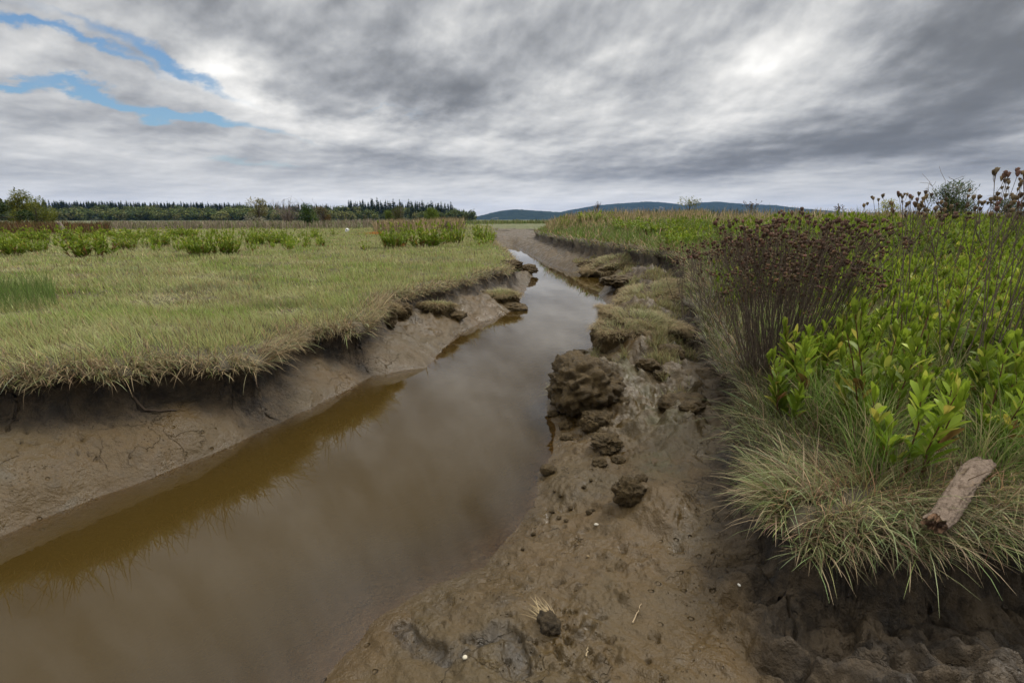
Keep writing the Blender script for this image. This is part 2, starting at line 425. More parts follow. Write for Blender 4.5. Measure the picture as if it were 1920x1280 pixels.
# ------------------------------------------------------------------ ground sheet and creek water
def build_ground():
    th = np.concatenate([np.arange(-64, 64, .17), np.arange(64, 296, 2.0)]) * np.pi / 180
    r = np.concatenate([np.geomspace(.25, 14, 800), np.geomspace(14, 9000, 300)[1:]])
    T, Rr = np.meshgrid(th, r, indexing='ij')
    x = (Rr * np.sin(T)).ravel(); y = (Rr * np.cos(T)).ravel()
    P, q = terrain(x, y, True)
    nt_, nr = len(th), len(r)
    i = np.arange(nt_)[:, None]; j = np.arange(nr - 1)[None]
    i2 = (i + 1) % nt_
    Fq = np.stack([i * nr + j, i * nr + j + 1, i2 * nr + j + 1, i2 * nr + j], -1).reshape(-1, 4)
    Pc = np.concatenate([P, [[0, 0, P[::nr, 2].mean()]]])
    ic = len(P)
    Ft = np.stack([np.full(nt_, ic), np.arange(nt_) * nr, ((np.arange(nt_) + 1) % nt_) * nr], -1)
    me = mesh_from('ground', Pc, [Fq[:, ::-1], Ft[:, ::-1]])
    s, dw = q['s'], q['dw']
    turf = ss(.06, .13, s)
    wall = ss(-.22, -.07, s) * (1 - turf)
    sl = np.where(q['left'], 0, ss(4.6, 6, y) * ss(22, 16, y) + ss(.85, 1.1, x) * ss(2.0, 1.6, y)) * .6 * ss(.3, .8, dw) * (fbm(x / .4, y / .4, 3, 81) > -.1)
    wall = np.maximum(wall, sl * (1 - turf))
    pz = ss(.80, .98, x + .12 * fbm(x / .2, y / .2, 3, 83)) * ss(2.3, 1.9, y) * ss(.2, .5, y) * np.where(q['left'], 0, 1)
    wall = np.maximum(wall, .9 * pz * (1 - turf))  # lower-right mud takes the dark wall colour: overhang shade put into the colour
    alg = np.zeros_like(x)
    for u, v, sx, sy in ((1230, 740, .18, .5), (1235, 830, .14, .2), (1180, 700, .15, .3), (1210, 600, .3, .8), (1700, 1080, .25, .15), (1260, 650, .2, .5)):
        bx, by = at(u, v, .3)
        alg = np.maximum(alg, np.exp(-((x - bx) / sx) ** 2 - ((y - by) / sy) ** 2))
    zc = np.stack([turf, wall, alg], 1); zc = np.concatenate([zc, [[0, 0, 0]]])
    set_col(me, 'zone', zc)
    gd = seg_d(GULLY, x + .06 * fbm(x / .1, y / .1, 4, 51), y + .05 * fbm(x / .1, y / .1, 4, 53))
    z2 = np.stack([.75 * ss(.09, .0, gd), ss(35, 70, np.hypot(x, y)), 0 * x], 1)
    set_col(me, 'zone2', np.concatenate([z2, [[0, 0, 0]]]))
    me.materials.append(ground_mat())
    tag(link('ground', me), kind='structure')
    # water sheet: the cells of the same plan that lie below the waterline
    wet = (P[:, 2] < .03) & (dw < .25)
    keep = wet[Fq].any(1)
    fq = Fq[keep]; used, inv = np.unique(fq, return_inverse=True)
    wp = np.stack([x[used], y[used], np.zeros(len(used))], 1)
    depth = np.clip(-q['zm'][used], 0, 1)
    tu = 1 - np.exp(-depth / .075)
    me = mesh_from('creek_water', wp, [inv.reshape(fq.shape)[:, ::-1]], np.stack([tu, depth, depth], 1))
    me.materials.append(water_mat())
    tag(link('creek_water', me), kind='structure')
build_ground()
def gz(x, y):
    return terrain(np.array([x]), np.array([y]))[0]

# ------------------------------------------------------------------ grass of the marsh (stuff)
def polar(n, a0, a1, r0, r1, p=1.0):
    a = np.radians(rng.uniform(a0, a1, n)); r = r0 * (r1 / r0) ** (rng.uniform(0, 1, n) ** p)
    return r * np.sin(a), r * np.cos(a)
BL = [1, .9, .65, .08]
SAGE = (.42, .44, .19); GREEN = (.25, .35, .065); STRAW = (.45, .355, .20); BROWN = (.17, .115, .07); TAN = (.48, .36, .20)
def left_grass():
    mb = MB()
    x, y = polar(430000, -58, 12, 2.6, 75)
    P, q = terrain(x, y, True)
    k = q['left'] & (q['s'] > .07)
    P = P[k]; s = q['s'][k]; x = x[k]; y = y[k]; nx = q['nx'][k]; ny = q['ny'][k]; n = len(P)
    r = np.hypot(x, y)
    g = fbm(x / 2.2, y / 2.2, 4, 101); b = fbm(x / 1.1, y / 1.6, 4, 105); g2 = fbm(x / .5, y / .5, 3, 107)
    t1 = ss(-.15, .35, g + .3 * rng.normal(0, .5, n)); t2 = ss(.18, .55, b + .2 * rng.normal(0, .6, n))
    col = mixc(SAGE, GREEN, t1 * .75)
    col = col * (1 - (.6 * t2)[:, None]) + np.array(STRAW)[None] * (.6 * t2)[:, None]
    # trodden, browner line across the meadow
    pd = np.abs(y - (6.6 + .35 * np.sin(x * .9) - .12 * x))
    pt = np.exp(-(pd / .35) ** 2) * ss(-1.8, -3.2, x) * ss(.1, .4, rng.uniform(0, 1, n))
    col = col * (1 - .5 * pt[:, None]) + np.array((.24, .17, .12))[None] * .5 * pt[:, None]
    # blue green patches
    t3 = ss(.2, .5, fbm(x / 1.5 + 9, y / 1.0, 3, 109)) * ss(5, 9, r)
    col = col * (1 - .5 * t3[:, None]) + np.array((.12, .17, .10))[None] * .5 * t3[:, None]
    edge = ss(.45, .07, s)
    dry = rng.uniform(0, 1, n) < .10 + .35 * edge
    col[dry] = cvar(STRAW, dry.sum(), .25)
    brn = rng.uniform(0, 1, n) < .06 + .16 * edge
    col[brn] = cvar(BROWN, brn.sum(), .3)
    col = np.clip(col * (1 + rng.normal(0, .16, (n, 1))) * (1 + rng.normal(0, .05, (n, 3))), .01, .8)
    L = rng.uniform(.06, .15, n) * (1 + .7 * g2 + .5 * fbm(x / 1.2, y / 1.2, 2, 113)) * (1 - .35 * pt) * (1 + .2 * ss(10, 40, r))
    W = np.maximum(.0030, .00095 * r) * rng.uniform(.6, 1.4, n)
    az = rng.uniform(0, 2 * np.pi, n); lean = .5 + 1.4 * g2 + 2.2 * fbm(x / 1.3, y / 1.3, 2, 111)
    az = np.where(rng.uniform(0, 1, n) < .55, 3.6 + lean + rng.normal(0, .6, n), az)
    out = np.arctan2(ny, nx) + rng.normal(0, .6, n)
    droop = edge * (rng.uniform(0, 1, n) < .75)
    az = np.where(droop > .25, out, az)
    tilt = np.abs(rng.normal(.28, .18, n)) + droop * .7
    curl = rng.uniform(.1, .8, n) + droop * 1.2
    mat_ = ss(.12, .35, fbm(x / 1.1 + 40, y / .7, 3, 115)) * (1 - edge)
    tilt = tilt + .8 * mat_; L = L * (1 + .3 * mat_)
    col = col * (1 - .35 * mat_[:, None]) + np.array((.44, .40, .24))[None] * .35 * mat_[:, None]
    P[:, 2] -= .01
    L = L * (1 + .25 * edge)
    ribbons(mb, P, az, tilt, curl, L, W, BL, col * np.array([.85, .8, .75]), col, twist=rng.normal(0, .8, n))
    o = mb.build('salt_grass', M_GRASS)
    tag(o, 'pale sage green salt grass covering the meadow left of the creek', 'grass', kind='stuff')
    # drooping fringe: dry blades and roots hanging over the undercut lip
    mb = MB()
    x, y = polar(330000, -58, 6, 2.8, 30)
    P, q = terrain(x, y, True)
    k = q['left'] & (q['s'] > .03) & (q['s'] < .22)
    P = P[k]; x = x[k]; y = y[k]; nx = q['nx'][k]; ny = q['ny'][k]; n = len(P); r = np.hypot(x, y)
    az = np.arctan2(ny, nx) + rng.normal(0, .45, n) + 2.0 * fbm(x / .12, y / .12, 2, 147)
    kind = rng.uniform(0, 1, n)
    cl = fbm(x / .3, y / .3, 2, 121)
    L = np.where(kind < .7, rng.uniform(.09, .19, n), rng.uniform(.16, .36, n)) * (1 + .5 * cl)
    tilt = rng.uniform(.6, 1.4, n); curl = rng.uniform(.5, 1.5, n)
    up = kind > .93
    curl[up] *= -.6
    W = np.maximum(.0042, .0012 * r) * rng.uniform(.6, 1.4, n)
    col = mixc(STRAW, BROWN, rng.uniform(0, 1, n) ** 1.3)
    gr = rng.uniform(0, 1, n) < .3
    col[gr] = cvar((.27, .27, .14), gr.sum())
    col = col * (1 + rng.normal(0, .2, (n, 1)))
    ribbons(mb, P, az, tilt, curl, L, W, [1, .9, .8, .6, .1], np.clip(col, .01, .8), twist=rng.normal(0, .7, n), cexp=.8)
    o = mb.build('hanging_grass', M_GRASS)
    tag(o, 'dry matted grass and roots hanging over the undercut left bank', 'grass fringe', kind='stuff')
left_grass()

LOG_A = np.array([*at(1755, 970, .70), .70]); LOG_B = np.array([*at(1848, 868, .725), .725])
def offlog(P):
    d = LOG_B[:2] - LOG_A[:2]; t = np.clip(((P[:, :2] - LOG_A[:2]) @ d) / (d @ d), -.05, 1.02)
    q = LOG_A[:2] + t[:, None] * d
    dd = np.hypot(P[:, 0] - q[:, 0], P[:, 1] - q[:, 1])
    side = (P[:, 1] - q[:, 1])
    return dd > np.where(side < 0, .032, .012)
def right_grass():
    mb = MB()
    # near turf in the right foreground and along the bank
    x, y = polar(200000, 2, 64, 1.5, 55)
    P, q = terrain(x, y, True)
    k = ~q['left'] & (q['s'] > np.where((y > 2.3) & (y < 8), .12, .07)) & (y > .5) & offlog(P)
    P = P[k]; s = q['s'][k]; x = x[k]; y = y[k]; nx = q['nx'][k]; ny = q['ny'][k]; n = len(P); r = np.hypot(x, y)
    g = fbm(x / .6, y / .6, 3, 131); far = ss(6, 14, r)
    col = mixc((.25, .285, .12), (.13, .20, .035), ss(-.1, .4, g + .5 * far))
    edge = ss(.55, .07, s) * np.where((y > 2.3) & (y < 8), .45, 1)
    dry = rng.uniform(0, 1, n) < .30 + .25 * edge - .15 * far
    col[dry] = cvar((.36, .27, .16), dry.sum(), .3)
    br = rng.uniform(0, 1, n) < .10
    col[br] = cvar(BROWN, br.sum(), .3)
    lev = ss(24, 36, y) * ss(.8, 3, s)
    wb = (y > 2.2) & (y < 8) & (rng.uniform(0, 1, n) < .75 * edge / .45 + .1)
    col[wb] = mixc((.075, .055, .03), (.10, .13, .04), rng.uniform(0, 1, wb.sum()))
    tn = rng.uniform(0, 1, n) < lev * .55
    col[tn] = cvar(TAN, tn.sum(), .2)
    col = np.clip(col * (1 + rng.normal(0, .18, (n, 1))), .01, .8)
    L = rng.uniform(.10, .22, n) * (1 + .5 * g) * (1 + .9 * far)
    W = np.maximum(.0038, .0012 * r) * rng.uniform(.6, 1.4, n)
    az = rng.uniform(0, 2 * np.pi, n)
    out = np.arctan2(ny, nx) + rng.normal(0, .7, n)
    dr = edge * (rng.uniform(0, 1, n) < .8)
    az = np.where(dr > .3, out, az)
    tilt = np.abs(rng.normal(.35, .3, n)) + dr * .5; curl = rng.uniform(.2, 1.3, n) + dr * .6
    P[:, 2] -= .01
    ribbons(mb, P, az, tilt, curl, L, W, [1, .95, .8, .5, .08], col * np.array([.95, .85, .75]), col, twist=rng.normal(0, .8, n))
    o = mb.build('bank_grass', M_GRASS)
    tag(o, 'mixed green and straw grass growing along the right bank', 'grass', kind='stuff')
    mb = MB()
    x, y = polar(230000, 4, 64, 1.3, 24)
    P, q = terrain(x, y, True)
    k = ~q['left'] & (q['s'] > .03) & (q['s'] < .24) & (y > .4) & offlog(P)
    k &= ~((x < 1.4) & (y > 2.9))  # nothing here grows on the low mud
    P = P[k]; x = x[k]; y = y[k]; nx = q['nx'][k]; ny = q['ny'][k]; n = len(P); r = np.hypot(x, y)
    kp = rng.uniform(0, 1, n) < np.where((y > 2.2) & (y < 8), .28, 1.0)
    P = P[kp]; x = x[kp]; y = y[kp]; nx = nx[kp]; ny = ny[kp]; n = len(P); r = np.hypot(x, y)
    az = np.arctan2(ny, nx) + rng.normal(0, .45, n) + 2.4 * fbm(x / .09, y / .09, 2, 145)
    kd = rng.uniform(0, 1, n); cl = fbm(x / .25, y / .25, 2, 141)
    L = np.where(kd < .75, rng.uniform(.08, .18, n), rng.uniform(.18, .36, n)) * (1 + .5 * cl)
    tilt = rng.uniform(.4, 1.3, n); curl = rng.uniform(.4, 1.6, n)
    W = np.maximum(.0040, .0012 * r) * rng.uniform(.6, 1.4, n)
    col = mixc((.42, .33, .20), BROWN, rng.uniform(0, 1, n) ** 1.2)
    dk = (y > 2.2) & (rng.uniform(0, 1, n) < .65)
    col[dk] = cvar((.10, .072, .045), dk.sum(), .3)
    gr = rng.uniform(0, 1, n) < np.where(y < 3, .5, .2)
    col[gr] = cvar((.26, .30, .13), gr.sum())
    col = np.clip(col * (1 + rng.normal(0, .2, (n, 1))), .01, .8)
    ribbons(mb, P, az, tilt, curl, L, W, [1, .95, .8, .6, .1], col, twist=rng.normal(0, .7, n), cexp=.8)
    o = mb.build('hanging_grass', M_GRASS)
    tag(o, 'straw and green grass with bare roots hanging from the right bank edge', 'grass fringe', kind='stuff')
right_grass()

def tangled_grass():
    x, y = polar(26000, 26, 58, 2.0, 6.5); P, q = terrain(x, y, True)
    k = ~q['left'] & (q['s'] > .35) & (fbm(x / .5, y / .5, 2, 197) > -.05) & offlog(P)
    P = P[k]; n = len(P); mb = MB()
    col = mixc((.16, .25, .05), (.40, .33, .17), (rng.uniform(0, 1, n) < .4) * rng.uniform(.5, 1, n)) * (1 + rng.normal(0, .2, (n, 1)))
    ribbons(mb, P, rng.uniform(0, 6.28, n), np.abs(rng.normal(.25, .25, n)), rng.uniform(.2, 1.6, n), rng.uniform(.18, .48, n), np.full(n, .0036), [1, .95, .85, .6, .1], np.clip(col, .01, .8), twist=rng.normal(0, .8, n))
    tag(mb.build('tangled_grass', M_GRASS), 'long green and straw blades tangled among the right bank gumweed', 'grass', kind='stuff')
tangled_grass()
def tall_grass(name, label, spots, cols, L0, L1, W, n, kind='stuff'):
    mb = MB(); P = []
    for (u0, u1, y0, y1, w) in spots:
        m = int(n * w)
        Y = rng.uniform(y0, y1, m); u = rng.uniform(u0, u1, m)
        P.append(np.stack([(u - 960) / F * Y / 1.028, Y], 1))
    P = np.concatenate(P); T, q = terrain(P[:, 0], P[:, 1], True)
    k = q['s'] > .3; T = T[k]; P = P[k]; m = len(T)
    patch = fbm(P[:, 0] / 1.5, P[:, 1] / 3, 3, 151)
    k = rng.uniform(0, 1, m) < np.clip(.6 + 2.2 * patch, .05, 1); T = T[k]; patch = patch[k]; m = len(T)
    ci = rng.integers(0, len(cols), m)
    col = np.array(cols)[ci] * (1 + rng.normal(0, .2, (m, 1)))
    L = rng.uniform(L0, L1, m) * (1 + .5 * patch)
    ribbons(mb, T, rng.uniform(0, 2 * np.pi, m), np.abs(rng.normal(.12, .12, m)), rng.uniform(.1, .7, m), L,
            W * (T[:, 1] / 40) * rng.uniform(.6, 1.3, m), [.7, .8, .7, .9, .1], np.clip(col, .01, .8), twist=rng.normal(0, 1, m))
    return tag(mb.build(name, M_DRY), label, 'grass', kind=kind)
tall_grass('dry_grass', 'tan dry grass on the low rise behind the left bank', [(700, 872, 40, 60, 1)], [TAN, (.33, .24, .15), (.25, .2, .1), (.2, .2, .08)], .45, .9, .03, 9000)
tall_grass('dry_grass', 'tan dry grass along the top of the right bank', [(1025, 1330, 30, 60, .8), (1330, 1900, 18, 50, .5)],
           [TAN, TAN, (.33, .24, .15), (.22, .2, .08), (.15, .19, .05)], .35, .85, .03, 14000)
tall_grass('reed_band', 'greyish pink dry reeds along the far edge of left meadow', [(190, 720, 55, 90, 1)], [(.28, .21, .17), (.24, .2, .15), (.2, .2, .1), (.3, .24, .17), (.14, .17, .06)], .4, .95, .04, 26000)
tall_grass('sedge_band', 'low green sedge across the far end of the creek', [(860, 1060, 76, 240, 1)], [(.12, .17, .05), (.16, .18, .07), (.2, .2, .09)], .4, .8, .05, 9000)
tall_grass('dock_patch', 'rusty brown dock stems beneath the trees at far left', [(-160, 200, 38, 50, 1)], [(.12, .06, .03), (.15, .075, .035), (.1, .08, .03), (.13, .12, .04)], .5, 1.0, .04, 9000)
tall_grass('rush_patch', 'taller bright green rushes at the left edge of meadow', [(-140, 75, 6.0, 8.0, 1)], [(.10, .17, .03), (.13, .2, .05), (.16, .19, .07)], .18, .36, .022, 2600)

# ------------------------------------------------------------------ gumweed : leafy green plants
LEAF_A = (.145, .235, .020); LEAF_B = (.25, .33, .032); LEAF_C = (.40, .40, .07)
LP = [.25, .5, .85, 1, .9, .25]
def gumweed_meshes(name, ns, hgt, leafL, nleaf, spread, lod=0, dark=1.0):
    st = MB(); lf = MB()
    for i in range(ns):
        a = rng.uniform(0, 2 * np.pi); rr = spread * math.sqrt(rng.uniform(.02, 1)); h = hgt * rng.uniform(.45, 1.12)
        b = np.array([math.cos(a) * rr * .6, math.sin(a) * rr * .6, -.02]); lean = rr / spread * .28
        K = 6; t = np.linspace(0, 1, K)
        path = b[None] + np.stack([np.cos(a) * lean * h * t ** 1.4, np.sin(a) * lean * h * t ** 1.4, h * t], 1) + np.cumsum(rng.normal(0, .006, (K, 3)), 0)
        if lod < 2: tubes(st, path[None], np.linspace(.0045, .002, K), 5, (.11, .05, .025))
        m = int(nleaf * rng.uniform(.8, 1.2)); tt = np.sort(rng.uniform(.12, 1, m) ** .8)
        tt[-5:] = rng.uniform(.95, 1.0, 5)
        base = np.stack([np.interp(tt, t, path[:, j]) for j in range(3)], 1)
        az = np.arange(m) * 2.4 + rng.normal(0, .3, m) + a
        top = ss(.75, 1, tt)
        tilt = (.62 - .42 * top) * rng.uniform(.7, 1.25, m); curl = rng.normal(.25, .3, m) - .3 * top
        L = leafL * (1.25 - .5 * tt) * rng.uniform(.75, 1.2, m); W = L * rng.uniform(.24, .37, m)
        c = mixc(LEAF_A, LEAF_B, np.clip(tt + rng.normal(0, .25, m), 0, 1)) * dark
        yl = rng.uniform(0, 1, m) < .13
        c[yl] = cvar(LEAF_C, yl.sum())
        old = (rng.uniform(0, 1, m) < .16) & (tt < .45)
        c[old] = cvar((.22, .12, .04), old.sum())
        c = np.clip(c * (1 + rng.normal(0, .15, (m, 1))), .01, .6)
        ribbons(lf, base, az, tilt, curl, L, W, LP if lod == 0 else [.4, 1, .15], c, c * 1.08, fold=.18 if lod == 0 else 0, twist=rng.normal(0, .35, m))
    return (st.build('stem', M_STEM, data_only=True) if lod < 2 else None), lf.build('foliage', M_LEAF, data_only=True)
def put_plant(name, protos, loc, rz, sc, label, cat, group=None, tilt=(0, 0)):
    o = thing(name, label, cat, loc, rz, group, sc)
    o.rotation_euler = (tilt[0], tilt[1], rz)
    if protos[0]: link('stem', protos[0], o)
    link('foliage', protos[1], o)
    return o
G_NEAR = [gumweed_meshes('g', int(rng.integers(3, 8)), .55 * rng.uniform(.8, 1.15), .115 * rng.uniform(.75, 1.15), 26, rng.uniform(.10, .22), 0, dk_) for dk_ in (1.1, .75, 1.0, .85, 1.15, .65, .95, .8, 1.05, .9)]
G_MID = [gumweed_meshes('g', 6, .50, .10, 22, .16, 1) for _ in range(5)]
hero = [(1.80, 2.16, 1.02, 'bright green leafy gumweed nearest the log, standing forward of the others'),
        (1.62, 2.75, .85, 'low leafy gumweed just behind the nearest one, at the grass tuft'),
        (2.35, 2.35, .95, 'leafy gumweed at the right edge of the photo beyond the log'),
        (2.0, 2.75, 1.0, 'leafy gumweed between the nearest one and the dead stalk clump'),
        (2.45, 2.95, 1.0, 'upright gumweed under the tall dead stalks at right')]
placed = []
for i, (X, Y, sc, lab) in enumerate(hero):
    p = gz(X, Y); placed.append((X, Y))
    put_plant('gumweed', G_NEAR[i % 6], p, i * 1.7, sc, lab, 'gumweed', 'leafy gumweed on the right bank')
cand = 0; near = []
while len(near) < 190 and cand < 9000:
    cand += 1
    Y = 2.3 + 6.7 * random.random() ** 1.4; X = random.uniform(1.5, 8.5)
    u = 960 + F * X / (Y * cP + .25)
    if u < 1480 + 60 * (Y > 4) + (110 if Y < 2.7 else 0) or u > 2080: continue
    if math.hypot(X - 2.08, Y - 3.79) < .34 or math.hypot(X - 1.62, Y - 1.85) < .42: continue
    if min(math.hypot(X - a, Y - b) for a, b in placed) < .17 + .022 * Y: continue
    placed.append((X, Y)); near.append((X, Y))
for i, (X, Y) in enumerate(near):
    T, q = terrain(np.array([X]), np.array([Y]), True)
    if q['s'][0] < .3: continue
    u = 960 + F * X / (Y * cP + .25)
    if Y < 4: lab = 'leafy green gumweed in the front rows of the dense right bank stand'
    elif Y < 6: lab = 'leafy green gumweed in the middle of the dense right bank stand'
    else: lab = 'leafy green gumweed at the back of the dense right bank stand'
    put_plant('gumweed', (G_NEAR[(i * 7) % 10] if Y < 4.6 else G_MID[i % 5]), T[0], random.uniform(0, 6.28), random.uniform(.62, 1.18), lab, 'gumweed', lab.replace('leafy green gumweed', 'gumweed plants'), (random.uniform(-.2, .2), random.uniform(-.2, .2)))
# the rest of the stand beyond them
def thicket():
    mb = MB()
    protos = [gumweed_meshes('g', 5, .5, .12, 16, .2, 2)[1] for _ in range(5)]
    data = []
    for me in protos:
        v = np.zeros(len(me.vertices) * 3); me.vertices.foreach_get('co', v)
        c = np.zeros(len(me.vertices) * 4); me.attributes['col'].data.foreach_get('color', c)
        f = np.zeros(len(me.loops), np.int64); me.loops.foreach_get('vertex_index', f)
        data.append((v.reshape(-1, 3), f.reshape(-1, 4), c.reshape(-1, 4)[:, :3]))
    n = 0
    for i in range(1500):
        Y = rng.uniform(6.5, 24); u = rng.uniform(1250, 2060)
        X = (u - 960) / F * (Y * cP + .25)
        if fbm(np.array([X / 2.5]), np.array([Y / 3.5]), 2, 161)[0] < -.15 + .012 * (Y - 8): continue
        T, q = terrain(np.array([X]), np.array([Y]), True)
        if q['s'][0] < .35: continue
        v, f, c = data[i % 5]; a = rng.uniform(0, 6.28); s = rng.uniform(.75, 1.2)
        ca, sa = math.cos(a) * s, math.sin(a) * s
        mb.add(np.stack([v[:, 0] * ca - v[:, 1] * sa, v[:, 0] * sa + v[:, 1] * ca, v[:, 2] * s * .9], 1) + T[0], f, c * rng.uniform(.55, .95))
        n += 1
    o = mb.build('gumweed_thicket', M_LEAF)
    tag(o, 'sea of green gumweed stretching back behind the right bank stand', 'gumweed thicket', kind='stuff')
thicket()
def left_thicket():
    mb = MB(); protos = [gumweed_meshes('g', 6, .5, .12, 18, .25, 2, .85)[1] for _ in range(5)]; data = []
    for me in protos:
        v = np.zeros(len(me.vertices) * 3); me.vertices.foreach_get('co', v)
        c = np.zeros(len(me.vertices) * 4); me.attributes['col'].data.foreach_get('color', c)
        f = np.zeros(len(me.loops), np.int64); me.loops.foreach_get('vertex_index', f)
        data.append((v.reshape(-1, 3), f.reshape(-1, 4), c.reshape(-1, 4)[:, :3]))
    for i in range(420):
        Y = rng.uniform(18, 36); u = rng.uniform(-60, 600) if i % 4 else rng.uniform(715, 925)
        if i % 4 == 0: Y = rng.uniform(22, 31)
        X = (u - 960) / F * Y / 1.02
        if fbm(np.array([X / 3.]), np.array([Y / 2.]), 2, 171)[0] < .02: continue
        T = gz(X, Y); v, f, c = data[i % 5]; a = rng.uniform(0, 6.28); s = rng.uniform(.5, 1.1)
        ca, sa = math.cos(a) * s, math.sin(a) * s
        mb.add(np.stack([v[:, 0] * ca - v[:, 1] * sa, v[:, 0] * sa + v[:, 1] * ca, v[:, 2] * s], 1) + T, f, c * rng.uniform(.75, 1.2))
    tag(mb.build('gumweed_thicket', M_LEAF), 'loose low gumweed scattered between the clumps on left meadow', 'gumweed thicket', kind='stuff')
left_thicket()

# clumps out on the left meadow
CL = [gumweed_meshes('g', 34, .62, .10, 22,   .42, 1, .85) for _ in range(4)]
CS = [gumweed_meshes('g', 6, .5, .09, 20, .14, 1, .85) for _ in range(3)]
LEFT = [  # u, v of the base, width px, height px, label
    (12, 482, 60, 44, 'green gumweed clump cut by the left photo edge'),
    (66, 474, 52, 30, 'low green gumweed clump second from the left photo edge'),
    (176, 482, 92, 48, 'biggest dark green gumweed clump on the left meadow'),
    (238, 470, 34, 26, 'small gumweed clump right beside the biggest one'),
    (300, 464, 72, 32, 'wide gumweed clump midway between the two big ones'),
    (378, 480, 56, 42, 'left half of the second big gumweed clump on the meadow'),
    (424, 478, 52, 42, 'right half of the second big gumweed clump on the meadow'),
    (480, 461, 50, 30, 'gumweed clump in front of the yellow flowering bush'),
    (528, 460, 60, 28, 'gumweed clump in front of the bare grey shrub'),
    (60, 455, 70, 26, 'gumweed clump in front of the leaning stump, at far left'),
    (125, 453, 70, 24, 'gumweed clump right at the foot of the leaning stump'),
    (250, 450, 90, 20, 'long low gumweed clump behind the biggest one'),
    (340, 446, 60, 18, 'low gumweed clump behind the second big one'),
    (575, 468, 18, 18, 'lone small gumweed sprig below the bare shrub'),
    (594, 448, 18, 16, 'lone gumweed sprig left of the white jug'),
    (626, 445, 16, 12, 'smallest gumweed sprig just below the white jug'),
    (685, 470, 20, 18, 'lone bright sprig in the meadow left of the stalky clump'),
    (740, 467, 70, 42, 'stalky gumweed clump on the left side of creekside group'),
    (800, 465, 70, 42, 'broad gumweed clump in the centre of the creekside group'),
    (850, 458, 60, 36, 'gumweed clump right of centre in the creekside group'),
    (905, 452, 56, 30, 'gumweed clump nearest the water in the creekside group')]
for i, (u, v, w, h, lab) in enumerate(LEFT):
    X, Y = at(u, v, .64); p = gz(X, Y); D = math.hypot(X, Y)
    sx = (w / F * Y) / .62; sz = (h / F * Y) / .60
    if w < 30: put_plant('gumweed_sprig', CS[i % 3], p, i * 2.1, (sx * 2.2, sx * 2.2, sz * 1.2), lab, 'gumweed', 'gumweed sprigs on the left meadow')
    else: put_plant('gumweed_clump', CL[i % 4], p, i * 2.1, (sx, min(sx, 1.2), sz), lab, 'gumweed clump', 'gumweed clumps on the left meadow')
# right bank mid distance
for i, (u, v, w, h, lab) in enumerate([(1262, 474, 70, 34, 'bright green clump on the right bank above the dark hollow'), (1180, 448, 60, 22, 'green clump on the far right bank beside the dry grass'),
        (1056, 442, 20, 20, 'green clump where the right bank juts into the creek'), (1110, 440, 70, 18, 'green clump midway along the far right bank'), (1225, 450, 50, 24, 'green clump left of the dead stalks on the bank')]):
    Y = [14.5, 24, 33, 33, 20][i]; X = (u - 960) / F * Y / 1.015
    T, q = terrain(np.array([X]), np.array([Y]), True)
    sx = (w / F * Y) / .62; sz = (h / F * Y) / .60
    put_plant('gumweed_clump', CL[i % 4], T[0], i * 1.3, (sx, sx, sz), lab, 'gumweed clump', 'gumweed clumps on the far right bank')

# ------------------------------------------------------------------ dead flower stalks
SH = (.155, .098, .063); SS_ = (.112, .086, .064)
def seed_heads(mb, pts, s):
    n = len(pts); k = 7
    an = np.arange(k) * 2 * np.pi / k
    V = []
    for zz, rr in ((-.9, .18), (-.2, .72), (.55, .88), (.75, .35)):
        rad = rr * s[:, None] * rng.uniform(.8, 1.2, (n, k))
        V.append(np.stack([pts[:, None, 0] + rad * np.cos(an), pts[:, None, 1] + rad * np.sin(an), pts[:, None, 2] + zz * s[:, None] * rng.uniform(.7, 1.3, (n, k))], -1))
    V = np.stack(V, 1).reshape(n, 4 * k, 3); fs = []
    for a in range(3):
        for j in range(k): fs.append([a * k + j, a * k + (j + 1) % k, (a + 1) * k + (j + 1) % k, (a + 1) * k + j])
    Fc = (np.arange(n)[:, None, None] * 4 * k + np.array(fs)[None]).reshape(-1, 4)
    mb.add(V.reshape(-1, 3), Fc, np.repeat(cvar(SH, n, .3), 4 * k, 0))
    m = n * 9
    b = np.repeat(pts, 9, 0); sc = np.repeat(s, 9)
    ribbons(mb, b, rng.uniform(0, 6.28, m), rng.uniform(.5, 1.5, m), rng.uniform(-.6, .6, m), sc * rng.uniform(.9, 1.6, m), sc * .35, [.8, .7, .1], cvar((.15, .085, .055), m, .3))
